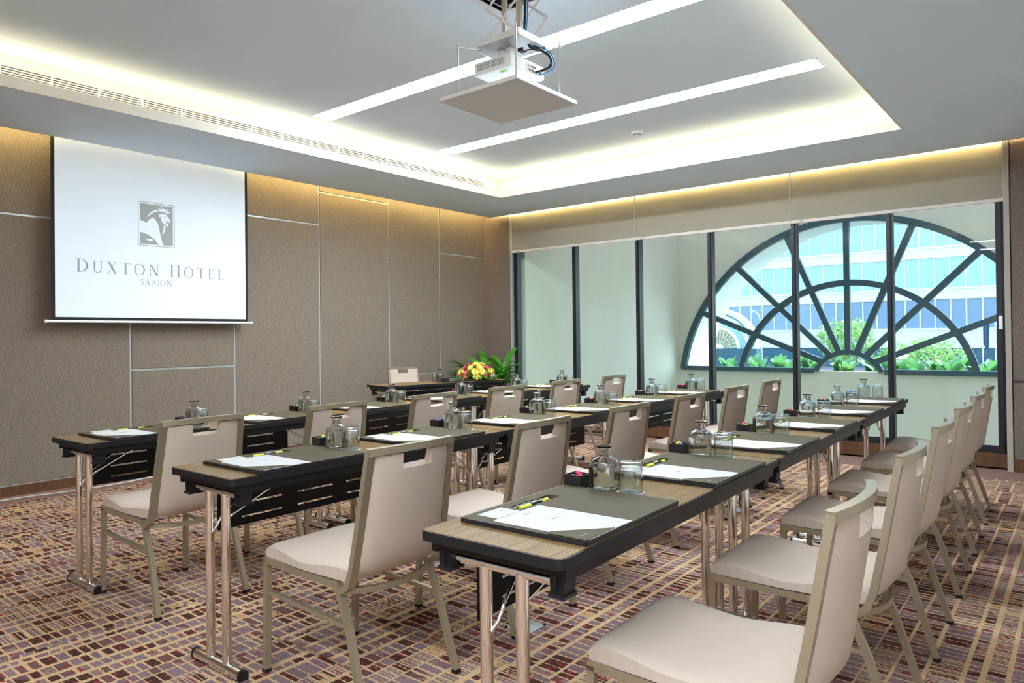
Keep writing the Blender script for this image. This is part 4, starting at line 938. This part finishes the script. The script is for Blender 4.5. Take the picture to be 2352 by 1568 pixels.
def make_candy(i):
    bm_ = MB().sphere((0, 0, .008), .0085, 8, 6, (1.25, .9, .9)); bm_.add([(.008, 0, .008), (.020, -.008, .013), (.020, .008, .004)], [(0, 1, 2)]); bm_.add([(-.008, 0, .008), (-.020, -.008, .004), (-.020, .008, .013)], [(0, 1, 2)])
    o = bm_.build('wrapped_sweet', CANDY[i], None, 50); return tag(o, '', 'sweet', 'wrapped sweets in the boxes')
PROTO = dict(pad=make_pad(), note=make_notepad(), card=make_card(), pen=make_pen(), high=make_high(), box=make_box(), carafe=make_carafe(), tumbler=make_tumbler(), coaster=make_coaster())
for i in range(5): PROTO['candy%d' % i] = make_candy(i)
used = set()
def place(kind, loc, rz, label):
    p_ = PROTO[kind]
    if kind not in used: used.add(kind); p_.location = loc; p_.rotation_euler = (0, 0, rz); p_['label'] = label; return p_
    return dup(p_, loc, rz, label)
rs = random.Random(21)
def setting(fn, ang, v0, where):
    """fn(u, v, z) -> world; v0 = start of this place along the table."""
    j = lambda s_: rs.uniform(-s_, s_)
    du, dv_, da = j(.004), j(.006), j(.010); z = TH + .0004
    def L(u, v, zz_): return fn(u + du, v0 + v + dv_, zz_)
    place('pad', L(.045, .112, z), ang, 'dark leather desk pad at the ' + where)
    place('note', L(.142, .130, z + .0122), ang, 'white spiral notepad at the ' + where)
    place('card', L(.064, .156 + j(.003), z + .0122), ang + j(.02), 'small white card at the ' + where)
    place('pen', L(.090, .285 + j(.006), z + .0031), ang + j(.02), 'black ballpoint pen lying at the ' + where)
    place('high', L(.108, .288 + j(.006), z + .0031), ang + j(.02), 'yellow and black highlighter lying at the ' + where)
    bu, bv = .068 + j(.006), .660 + j(.006)
    place('box', L(bu, bv, z), ang + j(.06), 'small black box of sweets at the ' + where)
    cs = rs.sample(range(5), 3)
    for q_, (ci, (ox, oy)) in enumerate(zip(cs, ((-.010, -.011), (.010, .001), (-.006, .013)))):
        place('candy%d' % ci, L(bu + ox, bv + oy, z + .026 + .004 * q_), ang + rs.uniform(0, 6), '%s wrapped sweet in box at the %s' % (CANDY_N[ci], where))
    place('carafe', L(.150 + j(.006), .675 + j(.005), z), ang + j(.15), 'clear glass water carafe at the ' + where)
    gu, gv = .240 + j(.006), .676 + j(.005)
    place('coaster', L(gu, gv, z), ang + j(.3), 'round white coaster at the ' + where)
    place('tumbler', L(gu + j(.003), gv, z + .0014), ang, 'upturned clear tumbler at the ' + where)
for r_ in (1, 2, 3):
    for k in range(6):
        where = '%s place from the windows, %s' % (ordn[5 - k], {1: 'back row', 2: 'middle row', 3: 'row nearest screen'}[r_])
        where = where.replace(' place from the windows', ' place from windows')
        setting(lambda u, v, z, r_=r_: T(r_, u, v, z), ROWS[r_][2], k * TL / 2 + .003, where)
# speaker's place: mirrored, the sitter is on the wall side
setting(lambda u, v, z: TH_(TD - u, TL - .10 - v + .12, z), HTA + math.pi, .155, "speaker table with the flowers")

# ================================================================== FLOWERS AND PLANT
fx, fy, _ = TH_(.235, 1.235)
fl = thing('flower_arrangement', 'low dome of yellow and coral roses on the speaker table', 'flowers', (fx, fy, TH + .0004))
MB().lathe([(.001, 0), (.05, 0), (.11, .02), (.135, .05), (.13, .05), (.10, .025), (.001, .02)], 28).build('bowl', 'bowl', fl, 50)
MB().sphere((0, 0, .05), .12, 16, 8, (1, 1, .75)).build('moss_core', 'leafd', fl, 60)
def rose_mesh(i, m_):
    mb = MB(); r = random.Random(i)
    mb.sphere((0, 0, .006), .012, 10, 6, (1, 1, 1.1))
    for ring, (n, rad, h, tilt) in enumerate(((3, .012, .020, .15), (5, .020, .020, .45), (6, .028, .016, .85))):
        for k in range(n):
            a = 6.283 * k / n + ring * .5; V = []
            for p_ in range(5):
                b_ = (p_ / 4 - .5) * 1.5
                for q_ in range(4):
                    s_ = q_ / 3; rr2 = rad * (.35 + .65 * s_ * (1 - .25 * abs(b_))) ; z = h * math.sin(s_ * 1.9 - tilt * .6) + (.006 - ring * .003)
                    V.append((rr2 * math.cos(a + b_ * .9), rr2 * math.sin(a + b_ * .9), z))
            mb.add(V, [(p_ * 4 + q_, p_ * 4 + q_ + 1, p_ * 4 + q_ + 5, p_ * 4 + q_ + 4) for p_ in range(4) for q_ in range(3)])
    me = mb.mesh('rose', 60); me.materials.append(K[m_]); return me
RM_ = [rose_mesh(1, 'rosey'), rose_mesh(2, 'rosep'), rose_mesh(3, 'rosel')]
rf = random.Random(12); k = 0
for ring, n in ((0, 1), (1, 5), (2, 9), (3, 12), (4, 13)):
    for q_ in range(n):
        el = R(90 - ring * 21); az_ = 6.283 * q_ / n + ring * .4 + rf.uniform(-.1, .1); rad = .165
        d = Vector((math.cos(el) * math.cos(az_) * 1.15, math.cos(el) * math.sin(az_) * 1.15, math.sin(el) * .80)); p_ = d * rad + Vector((0, 0, .035))
        ty = rf.choices((0, 1, 2), (4, 4, 1.8))[0]; o = bpy.data.objects.new('rose', RM_[ty]); COL.objects.link(o); o.parent = fl; o.location = p_
        o.rotation_euler = d.to_track_quat('Z', 'Y').to_euler(); s_ = rf.uniform(1.25, 1.6) if ty == 0 else rf.uniform(.95, 1.2); o.scale = (s_, s_, s_)
ls = leaf_mesh('leaf', .12, .036, .1, 6, .45).mesh('leaf', 60); ls.materials.append(K['leafd'])
for q_ in range(22): leaf_obj('leaf', ls, fl, (.13 * math.cos(q_ * .2856), .13 * math.sin(q_ * .2856), .048), q_ * .2856 - R(90) + rf.uniform(-.3, .3), rf.uniform(-.05, .3), rf.uniform(.8, 1.1), rf.uniform(-.3, .3))

pt = thing('potted_plant', 'tall leafy green pot plant in the corner by the window', 'plant', (-6.13, 6.93, 0))
pot = MB().lathe([(.001, 0), (.12, 0), (.17, .34), (.175, .36), (.155, .36), (.15, .32), (.001, .32)], 28).build('pot', 'pot', pt, 50)
lA = leaf_mesh('leaf', .40, .044, .15, 8, .55).mesh('leaf', 60); lA.materials.append(K['leafb'])
lB = leaf_mesh('leaf', .33, .030, .1, 8, .5).mesh('leaf', 60); lB.materials.append(K['leafd'])
rp = random.Random(4)
for st in range(26):
    a = st * 2.4; rad = .05 + .10 * (st % 3) / 2; H = .58 + .22 * rp.random(); bx_, by_ = math.cos(a), math.sin(a)
    top = Vector((bx_ * rad * 2.0, by_ * rad * 2.0, H)); MB().tube([(bx_ * .03, by_ * .03, .3), (bx_ * rad, by_ * rad, H * .6), top], .007, 6).build('stem', 'leafd', pt, 60)
    for q_ in range(9):
        s_ = .45 + .55 * q_ / 8; p_ = Vector((bx_ * rad * 2 * s_, by_ * rad * 2 * s_, H * (.55 + .45 * q_ / 8)))
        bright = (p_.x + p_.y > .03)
        for _ in range(40):
            rz_, pi_, sc_ = q_ * 2.2 + st + rp.uniform(-.3, .3) + _ * .5, rp.uniform(.25, 1.15), rp.uniform(.75, 1.1)
            tip = p_ + Vector((-math.sin(rz_) * math.cos(pi_), math.cos(rz_) * math.cos(pi_), 0)) * .42 * sc_
            if tip.x - 6.13 > -6.55 and tip.y + 6.93 < 7.47: break
        else: rz_, pi_ = -2.356, .8
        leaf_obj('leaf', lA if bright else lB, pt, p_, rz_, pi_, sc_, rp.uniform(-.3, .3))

# ================================================================== SMALL THINGS ON THE FLOOR
for x, y, lb in ((-1.862, 2.362, 'flush metal floor socket under the middle-row chairs'), (-1.923, 4.827, 'flush metal floor socket nearest the windows')):
    t = thing('floor_socket', lb, 'floor socket', (x, y, .0), 0, 'flush floor sockets')
    m_ = MB(); h = .062; m_.box(-h, h, -h, -h + .012, 0, .005); m_.box(-h, h, h - .012, h, 0, .005); m_.box(-h, -h + .012, -h, h, 0, .005); m_.box(h - .012, h, -h, h, 0, .005); m_.build('socket_frame', 'trim', t)
    MB().box(-h + .012, h - .012, -h + .012, h - .012, 0, .003).build('socket_lid', 'grey', t)
tag(MB().tube(spl([(-6.45 + .045 * math.sin(k * 1.9), YB + .3 + .35 * k, .0085) for k in range(26)], 4), .005, 8).build('floor_cable', 'paper', None, 60), 'thin white cable lying along the skirting of the screen wall', 'cable')
